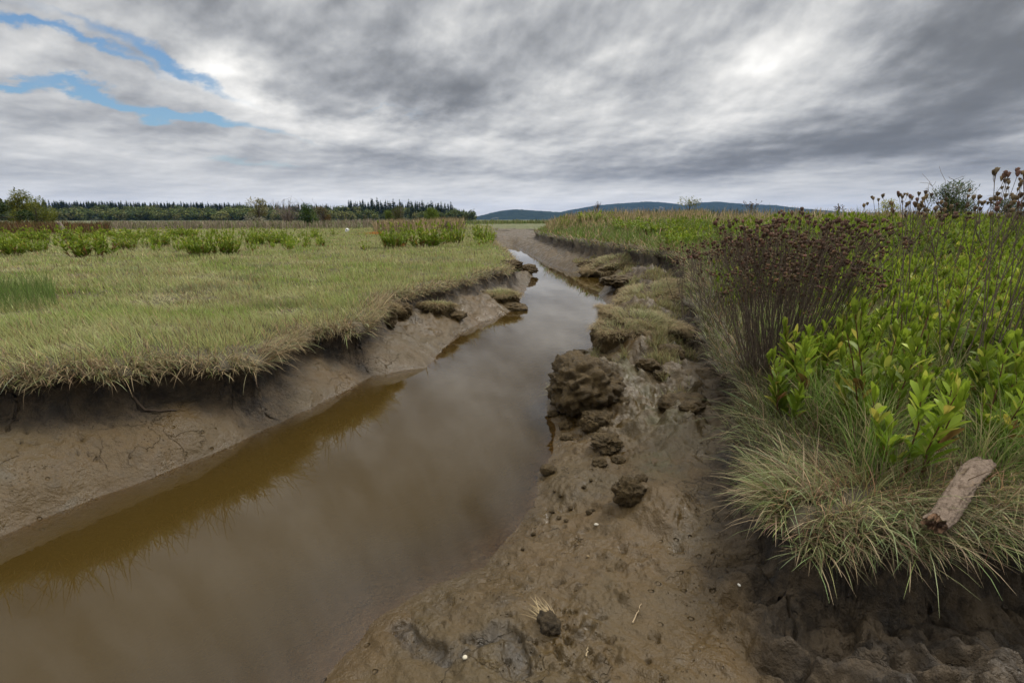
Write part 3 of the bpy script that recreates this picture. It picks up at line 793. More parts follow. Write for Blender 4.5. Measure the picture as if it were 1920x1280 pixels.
def stalk_mesh(h, lean, hs=.011):
    st = MB(); hd = MB()
    K = 9; t = np.linspace(0, 1, K); a = rng.uniform(0, 6.28)
    wob = np.cumsum(np.cumsum(rng.normal(0, .0055, (K, 2)), 0), 0)
    path = np.stack([lean * h * t ** 1.15 + wob[:, 0], wob[:, 1], h * t], 1)
    col = np.array(SS_) * rng.uniform(.8, 1.5)
    tubes(st, path[None], np.linspace(.0036, .0020, K), 5, col)
    tips = []
    nb = rng.integers(3, 7)
    for i in range(nb):
        b0 = rng.uniform(.68, .97); p0 = np.array([np.interp(b0, t, path[:, j]) for j in range(3)])
        an = rng.uniform(0, 6.28); l = h * (1.0 - b0) * rng.uniform(.75, 1.15) + .02
        e = p0 + np.array([math.cos(an) * l * .42, math.sin(an) * l * .42, l * .9]); mid = (p0 + e) / 2 + np.array([math.cos(an), math.sin(an), 0]) * l * .09
        tubes(st, np.array([[p0, mid, e]]), np.array([.0018, .0015, .0013]), 4, col)
        tips.append(e)
        if rng.uniform() < .5: tips.append(e + rng.normal(0, .014, 3))
    tips.append(path[-1])
    hsz = np.full(len(tips), hs) * rng.uniform(.75, 1.25, len(tips))
    seed_heads(hd, np.array(tips), hsz)
    m = 14; tt = rng.uniform(.1, .8, m)
    b = np.stack([np.interp(tt, t, path[:, j]) for j in range(3)], 1)
    ribbons(st, b, rng.uniform(0, 6.28, m), rng.uniform(.6, 2.4, m), rng.normal(0, 1, m), rng.uniform(.012, .03, m), np.full(m, .004), [1, .8, .2], cvar((.14, .1, .07), m, .3))
    return st.build('stalk', M_STEM, data_only=True), hd.build('flower_spray', M_DRY, data_only=True), tips, hsz
STALK = [stalk_mesh(1.0, rng.uniform(.0, .16), .0125) for _ in range(14)]
def one_head():
    m = MB(); seed_heads(m, np.zeros((1, 3)), np.array([.0125])); return m.build('seed_head', M_DRY, data_only=True)
HEADS = [one_head() for _ in range(5)]
def stalk_clump(X, Y, n, h0, h1, rad, fan, label, group=None, extra=0, drift=(0, 0), name='dead_stalk_clump', heads=False):
    base = gz(X, Y)
    root = thing(name, label, 'dead stalks', base, 0, group)
    for i in range(n):
        a = random.uniform(0, 6.28); q = math.sqrt(random.random()); rr = rad * q
        st, hd, tips, hsz = STALK[random.randrange(14)]
        o = link('stalk', st, root); h = random.uniform(h0, h1)
        o.matrix_local = (Matrix.Translation((math.cos(a) * rr, math.sin(a) * rr, -.02)) @ Matrix.Rotation(random.gauss(0, .09) + fan * q * math.cos(a) + drift[0], 4, 'Y')
                          @ Matrix.Rotation(random.gauss(0, .09) - fan * q * math.sin(a) + drift[1], 4, 'X') @ Matrix.Rotation(random.uniform(0, 6.28), 4, 'Z') @ Matrix.Diagonal((1, 1, h, 1)))
        if heads:
            for e, q2 in zip(tips, hsz):
                c = link('seed_head', HEADS[random.randrange(5)], o); c.location = e; c.scale = (q2 / .0125,) * 3
        else:
            c = link('flower_spray', hd, o); c['kind'] = 'stuff'
    if extra:
        s2 = MB(); h2 = MB()
        for i in range(extra):
            a = rng.uniform(0, 6.28); q = math.sqrt(rng.uniform()); rr = rad * q * 1.15
            st, hd, _, _ = STALK[random.randrange(14)]; h = rng.uniform(h0 * .8, h1 * .95)
            M = Matrix.Translation((math.cos(a) * rr, math.sin(a) * rr, -.02)) @ Matrix.Rotation(fan * q * math.cos(a) + rng.normal(0, .06), 4, 'Y') @ Matrix.Rotation(-fan * q * math.sin(a) + rng.normal(0, .06), 4, 'X') @ Matrix.Rotation(rng.uniform(0, 6.28), 4, 'Z') @ Matrix.Scale(h, 4)
            for mb, me in ((s2, st), (h2, hd)):
                v = np.zeros(len(me.vertices) * 3); me.vertices.foreach_get('co', v); v = v.reshape(-1, 3) @ np.array(M.to_3x3()).T + np.array(M.translation)
                c = np.zeros(len(me.vertices) * 4); me.attributes['col'].data.foreach_get('color', c)
                f = np.zeros(len(me.loops), np.int64); me.loops.foreach_get('vertex_index', f)
                mb.add(v, f.reshape(-1, 4), c.reshape(-1, 4)[:, :3])
        o = s2.build('crowded_stalks', M_STEM, root); o['kind'] = 'stuff'
        o = h2.build('crowded_seed_heads', M_DRY, root); o['kind'] = 'stuff'
    return root
stalk_clump(2.06, 3.79, 98, .80, 1.23, .20, .31, 'biggest brown clump of dead flower stalks fanning out at bank edge', None, 120)
RS = [(2.88, 3.05, 14, 1.18, 1.42, 'tall dark dead stalks left of the rightmost ones, beyond the gumweed'),
      (3.2, 3.1, 13, 1.15, 1.40, 'tallest dark dead stalks leaning right near the right photo edge'),
      (3.6, 3.4, 13, 1.15, 1.38, 'dark dead stalks cut by the right photo edge'),
      (3.3, 2.75, 11, 1.05, 1.28, 'dark dead stalks rising in front of the rightmost tall ones'),
      (2.95, 3.75, 13, 1.12, 1.36, 'dark dead stalks standing behind the tall ones, under the dark bush')]
for X, Y, n, a, b, lab in RS: stalk_clump(X, Y, n, a, b, .20, .10, lab, 'tall dark dead stalks at right', drift=(.10, 0), heads=True)
BK = [(1330, 6.3, 20, .7, .95, 'thin brown dead stalks at the bank edge left of the biggest clump'), (1380, 5.6, 22, .8, .98, 'brown dead stalks overlapping the left side of biggest clump'),
      (1300, 8.5, 18, .6, .8, 'small distant dead stalks above the dark hollow in the right bank'), (1420, 6.8, 20, .75, .95, 'dead stalks showing just behind the biggest clump'),
      (1600, 5.4, 8, .7, .92, 'dead stalks rising from gumweed right of the biggest clump'), (1650, 6.2, 6, .7, .95, 'sparse dead stalks below the small yellow tree'),
      (1560, 7.5, 10, .6, .8, 'dense low dead stalks behind the right of the biggest clump'), (1710, 7.0, 7, .6, .8, 'sparse dead stalks in gumweed below the dark bush'),
      (1500, 8.5, 22, .6, .8, 'dead stalks farthest back behind the biggest clump'), (1360, 9.5, 18, .6, .75, 'faint dead stalks farthest back along the bank edge')]
for u, Y, n, a, b, lab in BK:
    X = (u - 960) / F * (Y * cP + .2)
    stalk_clump(X, Y, n, a, b, .28, .25, lab, 'dead stalk clumps behind the biggest one')
# dark old stalks on the left creekside group
for i, (u, v) in enumerate([(728, 462), (752, 458)]):
    X, Y = at(u, v, .64)
    stalk_clump(X, Y, 14, .75, 1.1, .35, .2, ['blackish dead stalks on the left of the creekside gumweed', 'blackish dead stalks in the middle of creekside gumweed'][i], 'blackish dead stalks in creekside gumweed')

# ------------------------------------------------------------------ mud clods, slumped blocks
def ico(sub):
    import bmesh
    bm = bmesh.new(); bmesh.ops.create_icosphere(bm, subdivisions=sub, radius=1)
    v = np.array([x.co[:] for x in bm.verts]); f = np.array([[x.index for x in q.verts] for q in bm.faces]); bm.free()
    return v, f
IC5 = ico(5); IC4 = ico(4); IC3 = ico(3)
def clod_mesh(mb, ic, size, seed, rough=.35, flat=None):
    v, f = ic
    p = v.copy()
    n = fbm3(v * 1.6 + seed * 7.3, 3, seed) ; rd = fbm3(v * 3.6 + seed, 5, seed + 5, True)
    bl = np.abs(fbm3(v * 3.2 + seed * 1.7, 3, seed + 11)) * 2.2 - .5
    fn = fbm3(v * 13 + seed, 3, seed + 15)
    v = np.sign(v) * np.abs(v) ** (.90 if flat is None else .6)
    crk = np.exp(-(fbm3(ic[0] * 2.6 + seed * 3.1, 3, seed + 13) / .055) ** 2)
    p = v * (1 + rough * n + rough * .35 * (rd - .2) + rough * .30 * bl + .085 * fn - .13 * crk)[:, None]
    if flat: p[:, 2] = np.minimum(p[:, 2], flat + .10 * fbm3(v * 4, 3, seed + 9))
    p = p * np.array(size)
    mb.add(p, f, (.1, .07, .04))
def clod(name, u, v, z, size, seed, label, cat='mud clod', group=None, ic=None, rough=.35, sink=.3, mat=None):
    X, Y = at(u, v, z); g = gz(X, Y)
    mb = MB(); clod_mesh(mb, ic or IC4, size, seed, rough)
    o = mb.build(name, mat or M_CLOD)
    o.location = (X, Y, g[2] + size[2] * (1 - 2 * sink)); o.rotation_euler = (0, 0, seed * 1.1)
    return tag(o, label, cat, group)
clod('mud_block', 1098, 735, .18, (.34, .42, .25), 3, 'large crumbly mud block jutting into the creek on the right', 'mud block', ic=IC5, rough=.42, sink=.46)
clod('mud_block', 1120, 770, .2, (.14, .13, .11), 21, 'cracked mud shoulder at the foot of the large block', 'mud block', ic=IC5, rough=.4, sink=.35)
clod('mud_clod', 1180, 905, .3, (.085, .075, .085), 8, 'dark knobbly mud clod on the pale mud knoll', ic=IC5, rough=.45, sink=.25)
clod('mud_clod', 1140, 815, .22, (.10, .12, .05), 12, 'rough pitted mud heap above the knobbly clod', ic=IC5, rough=.5, sink=.3)
clod('mud_clod', 1125, 850, .2, (.05, .05, .03), 13, 'small rough mud heap between pitted heap and knobbly clod', rough=.5)
clod('mud_clod', 1028, 880, .05, (.06, .05, .035), 14, 'rounded mud clod at the water edge left of the knobbly one', rough=.4)
clod('mud_clod', 1060, 795, .05, (.055, .05, .04), 15, 'clod below the large block, nearest the water', rough=.4)
clod('mud_clod', 1095, 785, .1, (.06, .05, .045), 16, 'reddish brown clod tucked under the large block', rough=.4)
clod('mud_clod', 1258, 652, .35, (.15, .14, .10), 17, 'round dark clod right of the slumped turf block', rough=.35)
clod('mud_clod', 1280, 730, .35, (.20, .2, .10), 18, 'broad dark mud heap under the right bank grass', rough=.45)
clod('mud_clod', 1028, 1195, .1, (.05, .04, .035), 19, 'small muddy root clump with dead straw in the foreground mud', rough=.5, sink=.25, mat=M_PEAT)
clod('mud_clod', 1158, 548, .1, (.35, .55, .12), 22, 'flat dark mud ledge at the water below the right bank', ic=IC5, rough=.35)
clod('mud_clod', 1112, 511, .05, (.42, .45, .20), 24, 'dark crumbling mud heap at the bend of the creek', ic=IC5, rough=.45)
clod('mud_clod', 990, 514, .05, (.20, .4, .15), 25, 'dark mud lump at the tip of the left bank point', ic=IC5, rough=.45)
clod('mud_clod', 960, 527, .15, (.25, .4, .15), 26, 'crumbled mud lump on the left bank behind the point', ic=IC5, rough=.5)
clod('mud_clod', 960, 575, .05, (.22, .3, .09), 27, 'low mud lump at the water edge below the left bank', ic=IC4, rough=.4)
clod('mud_clod', 858, 598, .15, (.13, .14, .08), 28, 'rough mud lump beside the small turf tuft on left shore', ic=IC4, rough=.5)
clod('mud_clod', 745, 600, .3, (.20, .2, .16), 29, 'dark broken mud lump under the left turf edge', ic=IC5, rough=.45)
for i, (u, v, z_, w_) in enumerate([(1040, 770, .05, .06), (1062, 812, .08, .05), (1090, 655, .1, .10), (1135, 662, .25, .09), (1150, 690, .3, .07), (1170, 735, .3, .05), (1128, 640, .1, .10), (1215, 690, .3, .09),
        (1240, 700, .3, .07), (1150, 600, .15, .12), (1145, 575, .1, .14), (1130, 790, .2, .05), (1160, 830, .25, .04), (1205, 860, .3, .04), (1290, 760, .3, .07)]):
    clod('mud_clod', u, v, z_, (w_, w_ * (.8 + .5 * ((i * 7) % 5) / 5), w_ * .65), 60 + i, 'broken mud clod lying along the slumped right bank', 'mud clod', 'broken mud clods along the slumped right bank', ic=IC4, rough=.5, sink=.44)
sm = [(1040, 905), (1052, 915), (1095, 908), (1108, 900), (1035, 940), (1048, 955), (1062, 962), (1105, 955), (1112, 950), (1000, 975), (980, 1010), (1070, 935)]
for i, (u, v) in enumerate(sm):
    s_ = .010 + .008 * ((i * 37) % 10) / 10
    clod('mud_lump', u, v, .12, (s_, s_, s_ * .8), 40 + i, 'thumb sized dark mud lump scattered on the wet right shore', 'mud lump', 'small mud lumps on the right shore', ic=IC3, rough=.5, sink=.2)

def turf_block(u, v, z, size, seed, label, ngrass, glen, hang=.3):
    ngrass = int(ngrass * 1.5)
    X, Y = at(u, v, z); g = gz(X, Y)
    root = thing('turf_block', label, 'turf block', (X, Y, g[2] - .42 * size[2]), 0, 'slumped turf blocks')
    root.rotation_euler = (.16 * math.sin(seed * 2.3), .22 * math.cos(seed * 1.7) - .12, seed * 1.3)
    mb = MB(); clod_mesh(mb, IC5, size, seed, .35, flat=.75)
    vv = mb.v[0] + np.array([0, 0, size[2] * .22]); mb.v[0] = vv
    mb.build('soil', M_CLOD, root)
    gr = MB()
    tn = fbm3(vv * 5 + seed, 3, seed + 21)
    wgt = np.where((vv[:, 2] > vv[:, 2].max() * (.62 - .35 * tn)) & (fbm3(vv * 3.2 + seed * 2, 3, seed + 27) > -.22))[0]
    b = vv[rng.choice(wgt, ngrass)] + rng.normal(0, .008, (ngrass, 3)); n = ngrass
    rr = np.hypot(b[:, 0] / size[0], b[:, 1] / size[1])
    az = np.arctan2(b[:, 1], b[:, 0]) + rng.normal(0, .7, n)
    col = mixc((.30, .32, .145), (.30, .22, .12), np.clip(rr * .9 + rng.normal(0, .3, n), 0, 1)) * (1 + rng.normal(0, .18, (n, 1)))
    D = math.hypot(X, Y)
    ribbons(gr, b, az, rng.uniform(.1, .7, n) + 1.6 * hang * rr, rng.uniform(.2, 1.2, n) + 1.0 * rr, rng.uniform(.6, 1.3, n) * glen * .95, np.full(n, max(.003, .0009 * D)), BL, np.clip(col, .01, .8), twist=rng.normal(0, .7, n))
    gr.build('grass', M_GRASS, root)
    return root
turf_block(1195, 635, .25, (.42, .5, .36), 51, 'biggest slumped turf block with pale grass top right of the creek', 4200, .13)
turf_block(1160, 655, .2, (.22, .3, .22), 52, 'smaller slumped block leaning against the biggest one at the water', 900, .12)
turf_block(1225, 555, .3, (.6, .8, .3), 53, 'dry grassed slumped block behind the biggest one', 3800, .18)
turf_block(1158, 500, .3, (.7, .9, .3), 54, 'low slumped block with pale grass near the creek bend', 2600, .2)
turf_block(822, 598, .15, (.20, .24, .17), 55, 'small rounded turf tuft stranded on the left mud shore', 1800, .13)
turf_block(940, 560, .15, (.3, .4, .17), 56, 'grassy slumped block on the left shore near the point', 1700, .15)
turf_block(720, 625, .2, (.14, .16, .16), 57, 'narrow slumped turf under the dark hollow of left bank', 900, .13)
def slump_grass():
    x, y = polar(120000, 2, 20, 4.6, 19)
    P, q = terrain(x, y, True)
    g = fbm(x / .7, y / .9, 3, 191)
    k = ~q['left'] & (q['s'] < -.12) & (q['dw'] > .30) & (g + .5 * fbm(x / .2, y / .2, 2, 193) > .13)
    P = P[k]; n = len(P); r = np.hypot(P[:, 0], P[:, 1]); mb = MB()
    col = mixc((.25, .27, .11), (.26, .185, .10), rng.uniform(0, 1, n)) * (1 + rng.normal(0, .2, (n, 1)))
    ribbons(mb, P, rng.uniform(0, 6.28, n), rng.uniform(.1, .9, n), rng.uniform(.2, 1.2, n), rng.uniform(.06, .16, n), np.maximum(.003, .001 * r), BL, np.clip(col, .01, .8), twist=rng.normal(0, .7, n))
    tag(mb.build('slump_grass', M_GRASS), 'sparse grass growing on the slumped mud of the right bank', 'grass', kind='stuff')
slump_grass()
def tuft(name, u, v, z, n, L, label, cols, az0=None, spread=.04, tilt=(.2, 1.0)):
    X, Y = at(u, v, z); g = gz(X, Y); mb = MB()
    b = rng.normal(0, spread, (n, 3)) * np.array([1, 1, .2])
    az = rng.uniform(0, 6.28, n) if az0 is None else az0 + rng.normal(0, .4, n)
    ci = rng.integers(0, len(cols), n)
    ribbons(mb, b, az, rng.uniform(*tilt, n), rng.uniform(.1, .9, n), L * rng.uniform(.5, 1.2, n), np.full(n, .0028), BL, np.array(cols)[ci] * (1 + rng.normal(0, .2, (n, 1))))
    o = mb.build(name, M_GRASS); o.location = g + np.array([0, 0, .01]) if z < .3 else (X, Y, z)
    return tag(o, label, 'grass tuft')
tuft('grass_tuft', 1048, 718, .14, 160, .14, 'pale tuft sticking out of the large mud block over water', [SAGE, STRAW], 3.3, .03, (.7, 1.5))
tuft('straw_wisp', 1026, 1175, .1, 40, .10, 'wisp of dead straw lying on the foreground mud clump', [(.36, .28, .16), STRAW], 2.4, .02, (1.0, 1.45))

# pebbles, shell, twigs, log
def pebble(u, v, z, size, seed, label, col, group):
    X, Y = at(u, v, z); g = gz(X, Y); mb = MB()
    vv, f = IC3
    mb.add(vv * (1 + .1 * fbm3(vv * 1.5, 2, seed))[:, None] * np.array(size), f, col)
    o = mb.build('pebble', M_STEM); o.location = g + np.array([0, 0, size[2] * .5]); o.rotation_euler = (0, 0, seed)
    return tag(o, label, 'pebble', group)
for i, (u, v, sz, lab, c) in enumerate([(1118, 988, (.013, .008, .007), 'oval pale pebble lying on the wet right mud', (.5, .46, .38)),
        (1113, 777, (.012, .012, .008), 'white shell bit at the foot of the large mud block', (.65, .62, .56)),
        (1376, 1090, (.008, .006, .005), 'small white chip on the mud below the right bank', (.6, .57, .5)),
        (1102, 1048, (.009, .007, .006), 'brown pebble below the oval pale one', (.22, .16, .09)),
        (872, 1246, (.010, .009, .006), 'whitish chip lying in the dark runnel in foreground', (.55, .5, .38)),
        (1218, 1204, (.006, .005, .004), 'tiny yellow leaf bit on the foreground mud', (.5, .38, .15))]):
    pebble(u, v, .1 if u < 1150 else .25, sz, i + 3, lab, c, 'pebbles and shell bits on the mud')
def twig(pts, rad, label, col, name='twig'):
    P = np.array([list(gz(*at(u, v, z))) for u, v, z in pts]); P[:, 2] += rad * .8
    t = np.linspace(0, 1, len(P)); tt = np.linspace(0, 1, 9)
    Q = np.stack([np.interp(tt, t, P[:, j]) for j in range(3)], 1); Q[:, :2] += rng.normal(0, rad * .6, (9, 2))
    Q[:, 2] += .004
    mb = MB(); tubes(mb, Q[None], np.linspace(rad, rad * .5, 9), 6, col)
    return tag(mb.build(name, M_STEM), label, 'twig')
twig([(256, 776, .33), (285, 768, .36), (328, 745, .42)], .012, 'thin dark stick lying on mud below the left turf', (.07, .05, .035))
twig([(1185, 1190, .1), (1200, 1150, .12)], .003, 'pale straw lying across the foreground mud', (.34, .26, .16))
twig([(1098, 1270, .1), (1100, 1245, .1)], .003, 'short straw at the bottom edge of the photo', (.32, .25, .15))

def log():
    A, B = LOG_A.copy(), LOG_B.copy()
    mid = (A + B) / 2; d = B - A; Ln = np.linalg.norm(d)
    root = thing('driftwood_log', 'short pinkish brown barked log lying in grass at bank edge', 'log', mid)
    M = d / Ln; s = np.cross(M, [0, 0, 1]); s /= np.linalg.norm(s); up = np.cross(s, M)
    K, S = 90, 64; t = np.linspace(-.5, .5, K); an = np.arange(S) * 2 * np.pi / S
    T, Aa = np.meshgrid(t, an, indexing='ij')
    q = np.stack([T * 6, np.cos(Aa), np.sin(Aa)], -1).reshape(-1, 3)
    plate = fbm3(q * np.array([1.6, 2.6, 2.6]), 4, 203, True).reshape(K, S); n2 = fbm3(q * 9, 3, 207).reshape(K, S)
    r = .033 * (1 + .22 * fbm3(q * np.array([.7, .9, .9]), 3, 201).reshape(K, S) + .20 * np.round(plate * 3) / 3 + .10 * n2) * (1 - .06 * T)
    bend = .03 * np.sin(T * 5 + .6)
    rag = fbm3(np.stack([np.cos(an) * 3, np.sin(an) * 3, 0 * an], 1), 3, 209)[None, :] * .05 * np.clip((np.abs(T) - .3) / .2, 0, 1) ** 2 * np.sign(T)
    V = (T * Ln + rag)[..., None] * M + (1.08 * r * np.cos(Aa))[..., None] * s + (.72 * r * np.sin(Aa) + bend)[..., None] * up
    mb = MB(); fs = [[i * S + j, i * S + (j + 1) % S, (i + 1) * S + (j + 1) % S, (i + 1) * S + j] for i in range(K - 1) for j in range(S)]
    k = np.clip(plate.reshape(-1) * 1.5 + .45 + .6 * n2.reshape(-1), 0, 1)
    c = mixc((.10, .066, .045), (.27, .205, .155), k)
    mb.add(V.reshape(-1, 3), fs, c); mb.build('bark', M_BARK, root)
    for e, nm in ((0, 'broken_end'), (K - 1, 'sawn_end')):
        ring = V[e]; ce = ring.mean(0); sg = -1 if e == 0 else 1
        vs = [ce + sg * M * .004]; F_ = []
        prev = None
        for kk, fr in enumerate((.35, .7, .97)):
            rr = ce + (ring - ce) * fr + sg * M * (rng.uniform(-.012, .022, (S, 1)) if e == 0 and fr < .9 else 0.0)
            vs += list(rr)
        vs = np.array(vs)
        tri = [[0, 1 + j, 1 + (j + 1) % S] for j in range(S)]
        qd = [[1 + a * S + j, 1 + a * S + (j + 1) % S, 1 + (a + 1) * S + (j + 1) % S, 1 + (a + 1) * S + j] for a in range(2) for j in range(S)]
        m2 = MB(); cc = np.clip(np.array([[.22, .13, .075]]) * (1 + rng.normal(0, .3, (len(vs), 1))), .03, .6)
        m2.add(vs, tri, cc); m2.f.append(np.array(qd))
        m2.build(nm, M_BARK, root)
def bark_mat():
    m, nt = newmat('log_bark'); n = N(nt)
    a = n('Attribute', attribute_name='col').outputs['Color']; v = n('TexCoord').outputs['Object']
    nz = n.noise(v, 38, 9, .72)
    col = n.mix(n.m('MULTIPLY', n.sm(nz, .45, .7), .7), a, (.07, .045, .03))
    bp = n('Bump', {'Height': nz, 'Strength': 1.0, 'Distance': .02})
    p = n('BsdfPrincipled', {'Base Color': col, 'Roughness': .85, 'Specular IOR Level': .2, 'Normal': bp.outputs[0]})
    nt.links.new(p.outputs[0], n('OutputMaterial').inputs[0]); return m
M_BARK = bark_mat()
log()

# white washed-up jug
def jug():
    X, Y = at(651, 438, .66); g = gz(X, Y)
    root = thing('jug', 'small white washed up jug lying in the far left meadow', 'jug', g + np.array([0, 0, .16]))
    v, f = IC4
    p = v.copy(); p = np.sign(p) * np.abs(p) ** .7 * np.array([.13, .10, .17])
    nk = ss(.10, .17, p[:, 2]); p[:, :2] *= (1 - .6 * nk)[:, None]
    mb = MB(); mb.add(p, f, (.8, .8, .8)); b = mb.build('body', M_STEM, root); b.rotation_euler = (0, .5, 0)
    mb = MB(); an = np.linspace(-1.3, 1.3, 9)
    tubes(mb, np.stack([.09 + .09 * np.cos(an), np.full(9, -.02), .05 + .09 * np.sin(an)], 1)[None], np.full(9, .02), 8, (.78, .78, .78)); h = mb.build('handle', M_STEM, root); h.rotation_euler = (0, .5, 0)
    mb = MB(); mb.add(v * np.array([.05, .015, .04]) + np.array([.0, -.095, .03]), f, (.02, .02, .03)); mb.build('dark_spot', M_STEM, root)  # small dark spot on the near side of the jug
jug()
# orange dodder
for i, (u, v, w, lab) in enumerate([(706, 443, 26, 'orange dodder patch at the foot of the creekside gumweed, farther one'), (746, 463, 14, 'bright orange dodder knot at the front of creekside gumweed')]):
    X, Y = at(u, v, .66); g = gz(X, Y); n = 500; mb = MB(); k = w / F * Y
    b = rng.normal(0, 1, (n, 3)) * np.array([k * .35, k * .3, .05]) + np.array([0, 0, .14])
    ribbons(mb, b, rng.uniform(0, 6.28, n), rng.uniform(.3, 1.8, n), rng.normal(0, 1, n), np.full(n, .14), np.full(n, .014), [1, 1, .3], cvar((.42, .17, .03), n, .2))
    o = mb.build('dodder', M_DRY); o.location = g; tag(o, lab, 'dodder', 'orange dodder patches')

# leaning stump
def stump():
    p0 = at_dist(126, 437, 36); g = gz(p0[0], 36)
    root = thing('dead_stump', 'grey leaning dead stump in front of the trees at left', 'stump', g)
    t = np.linspace(0, 1, 10); K = 10
    path = np.stack([-.42 * t, 0 * t, -.1 + .95 * t], 1); path[:, :2] += rng.normal(0, .01, (K, 2))
    mb = MB(); tubes(mb, path[None], np.linspace(.17, .11, K) * rng.uniform(.9, 1.1, K), 9, (.2, .16, .13))
    mb.add(path[-1] + np.array([[.1, 0, 0], [0, .1, 0], [-.1, 0, .12], [0, -.1, 0]]), [[0, 1, 2, 3]], (.2, .16, .13))
    mb.build('trunk', M_WEATHER, root)
    mb = MB(); tubes(mb, np.array([[[-.3, 0, .6], [-.42, .02, .78], [-.5, .02, .86]]]), np.array([.04, .03, .02]), 6, (.2, .16, .13)); mb.build('branch_stub', M_WEATHER, root)
stump()

# ------------------------------------------------------------------ bushes and small trees
def bush(name, X, Y, w, h, label, cat, cols, nleaf, leaf, blobs=9, bare=0, group=None, z=None, spiky=False, leafW=.5, low=-.06):
    g = gz(X, Y)
    if z is not None: g[2] = z
    root = thing(name, label, cat, g, 0, group)
    tr = MB(); lf = MB()
    cen = []; rad = []
    for i in range(blobs):
        a = rng.uniform(0, 6.28); q = math.sqrt(rng.uniform(0, 1)); hh = rng.uniform(low + .1, .86)
        env = math.sin(min(1, (hh + .12)) * math.pi) ** .5
        cen.append([math.cos(a) * q * w * .36 * env, math.sin(a) * q * w * .36 * env, hh * h]); rad.append(rng.uniform(.15, .27) * min(w, h * 1.3))
    cen = np.array(cen); rad = np.array(rad)
    K = 6; t = np.linspace(0, 1, K)
    tk = np.stack([rng.normal(0, .02 * h, K) * t, rng.normal(0, .02 * h, K) * t, h * .7 * t - .1 * h * (t == 0)], 1)
    tubes(tr, tk[None], np.linspace(.035, .012, K) * h, 7, (.08, .06, .045))
    for c in cen:
        b = tk[rng.integers(0, 4)]
        m = (b + c) / 2 + rng.normal(0, .05 * h, 3)
        pth = np.stack([(1 - s) ** 2 * b + 2 * s * (1 - s) * m + s * s * c for s in t])
        tubes(tr, pth[None], np.linspace(.014, .005, K) * h, 5, (.09, .07, .05))
    for i in range(bare):
        a = rng.uniform(0, 6.28); l = h * rng.uniform(.6, 1.1); sp = rng.uniform(.1, .55) * w
        pth = np.stack([np.cos(a) * sp * t ** 1.2, np.sin(a) * sp * t ** 1.2, l * t], 1) + np.cumsum(rng.normal(0, .02 * h, (K, 3)), 0)
        tubes(tr, pth[None], np.linspace(.012, .004, K) * h, 4, (.19, .15, .125))
        for j in range(6):
            b = pth[rng.integers(2, K)]; e = b + rng.normal(0, .12 * h, 3) + np.array([0, 0, .1 * h])
            tubes(tr, np.stack([b, (b + e) / 2 + rng.normal(0, .02 * h, 3), e])[None], np.array([.005, .004, .003]) * h, 4, (.2, .16, .13))
    tr.build('trunk', M_STEM, root)
    if nleaf:
        bi = rng.integers(0, blobs, nleaf)
        d = rng.normal(0, 1, (nleaf, 3)); d /= np.linalg.norm(d, axis=1, keepdims=True)
        rr = rad[bi] * rng.uniform(.25, 1.15, nleaf) ** .6
        p = cen[bi] + d * rr[:, None] * np.array([1, 1, .8])
        keep = (fbm3(p * (2.6 / (w * .3)) + 3, 3, 90) > -.22) & (p[:, 2] > .02 * h)
        p = p[keep]; bi = bi[keep]; m = len(p); d = d[keep]
        bc = np.array(cols)[rng.integers(0, len(cols), blobs)]
        col = bc[bi] * .6 + np.array(cols)[rng.integers(0, len(cols), m)] * .4
        col = np.clip(col * (1 + rng.normal(0, .22, (m, 1))), .008, .7)
        az = np.arctan2(d[:, 1], d[:, 0]) + rng.normal(0, .8, m)
        tilt = rng.uniform(.0, .7, m) if spiky else rng.uniform(.4, 2.2, m)
        ribbons(lf, p, az, tilt, rng.normal(.3, .4, m), leaf * rng.uniform(.6, 1.4, m), leaf * leafW * rng.uniform(.6, 1.2, m), [.5, 1, .2], col, twist=rng.normal(0, .9, m))
        lf.build('crown', M_LEAF, root)
    return root
def on(u, Y): return (u - 960) / F * Y / 1.028, Y
G1 = [(.05, .09, .015), (.07, .115, .02), (.04, .07, .015)]; YG = [(.16, .17, .02), (.2, .19, .03), (.12, .14, .02), (.10, .12, .02)]
bush('dark_bush', *on(-18, 44), 7.0, 3.0, 'dark green rounded bush at the left photo edge', 'bush', [(.025, .05, .012), (.035, .06, .015), (.02, .04, .012)], 11000, .19, 18, low=-.22)
bush('yellow_green_tree', *on(36, 56), 4.2, 4.6, 'taller yellow green tree behind the dark bush at left', 'tree', YG, 5200, .2, 11)
bush('yellow_green_tree', *on(70, 54), 3.6, 3.3, 'lower yellow green tree right of the taller one at left', 'tree', YG, 4200, .18, 9)
bush('yellow_green_tree', *on(98, 58), 1.9, 2.0, 'smallest yellow green sapling right of the two at left', 'tree', YG, 1200, .18, 5)
bush('flowering_bush', *on(486, 84), 4.4, 4.6, 'yellowish bush with pale blossoms by the far edge of meadow', 'bush', [(.15, .14, .02), (.18, .16, .03), (.10, .11, .02), (.13, .12, .02), (.5, .47, .38)], 4600, .24, 13)
bush('bare_shrub', *on(540, 84), 4.6, 3.4, 'leafless grey brown shrub between the flowering bush and green one', 'shrub', G1, 0, .2, 6, bare=46)
bush('green_bush', *on(580, 80), 3.6, 3.4, 'dense green bush right of the bare grey shrub', 'bush', G1, 4600, .22, 12)
bush('russet_bush', *on(606, 84), 3.6, 3.2, 'olive and rusty bush right against the green one', 'bush', [(.11, .09, .035), (.13, .10, .04), (.2, .08, .03), (.08, .09, .03)], 2600, .2, 9, bare=8)
bush('broom_shrub', *on(728, 62), 2.2, 2.3, 'green spiky broom on the low rise, leftmost of three', 'shrub', [(.10, .14, .03), (.13, .17, .04)], 1700, .3, 8, spiky=True, leafW=.14, group='broom shrubs on the low rise')
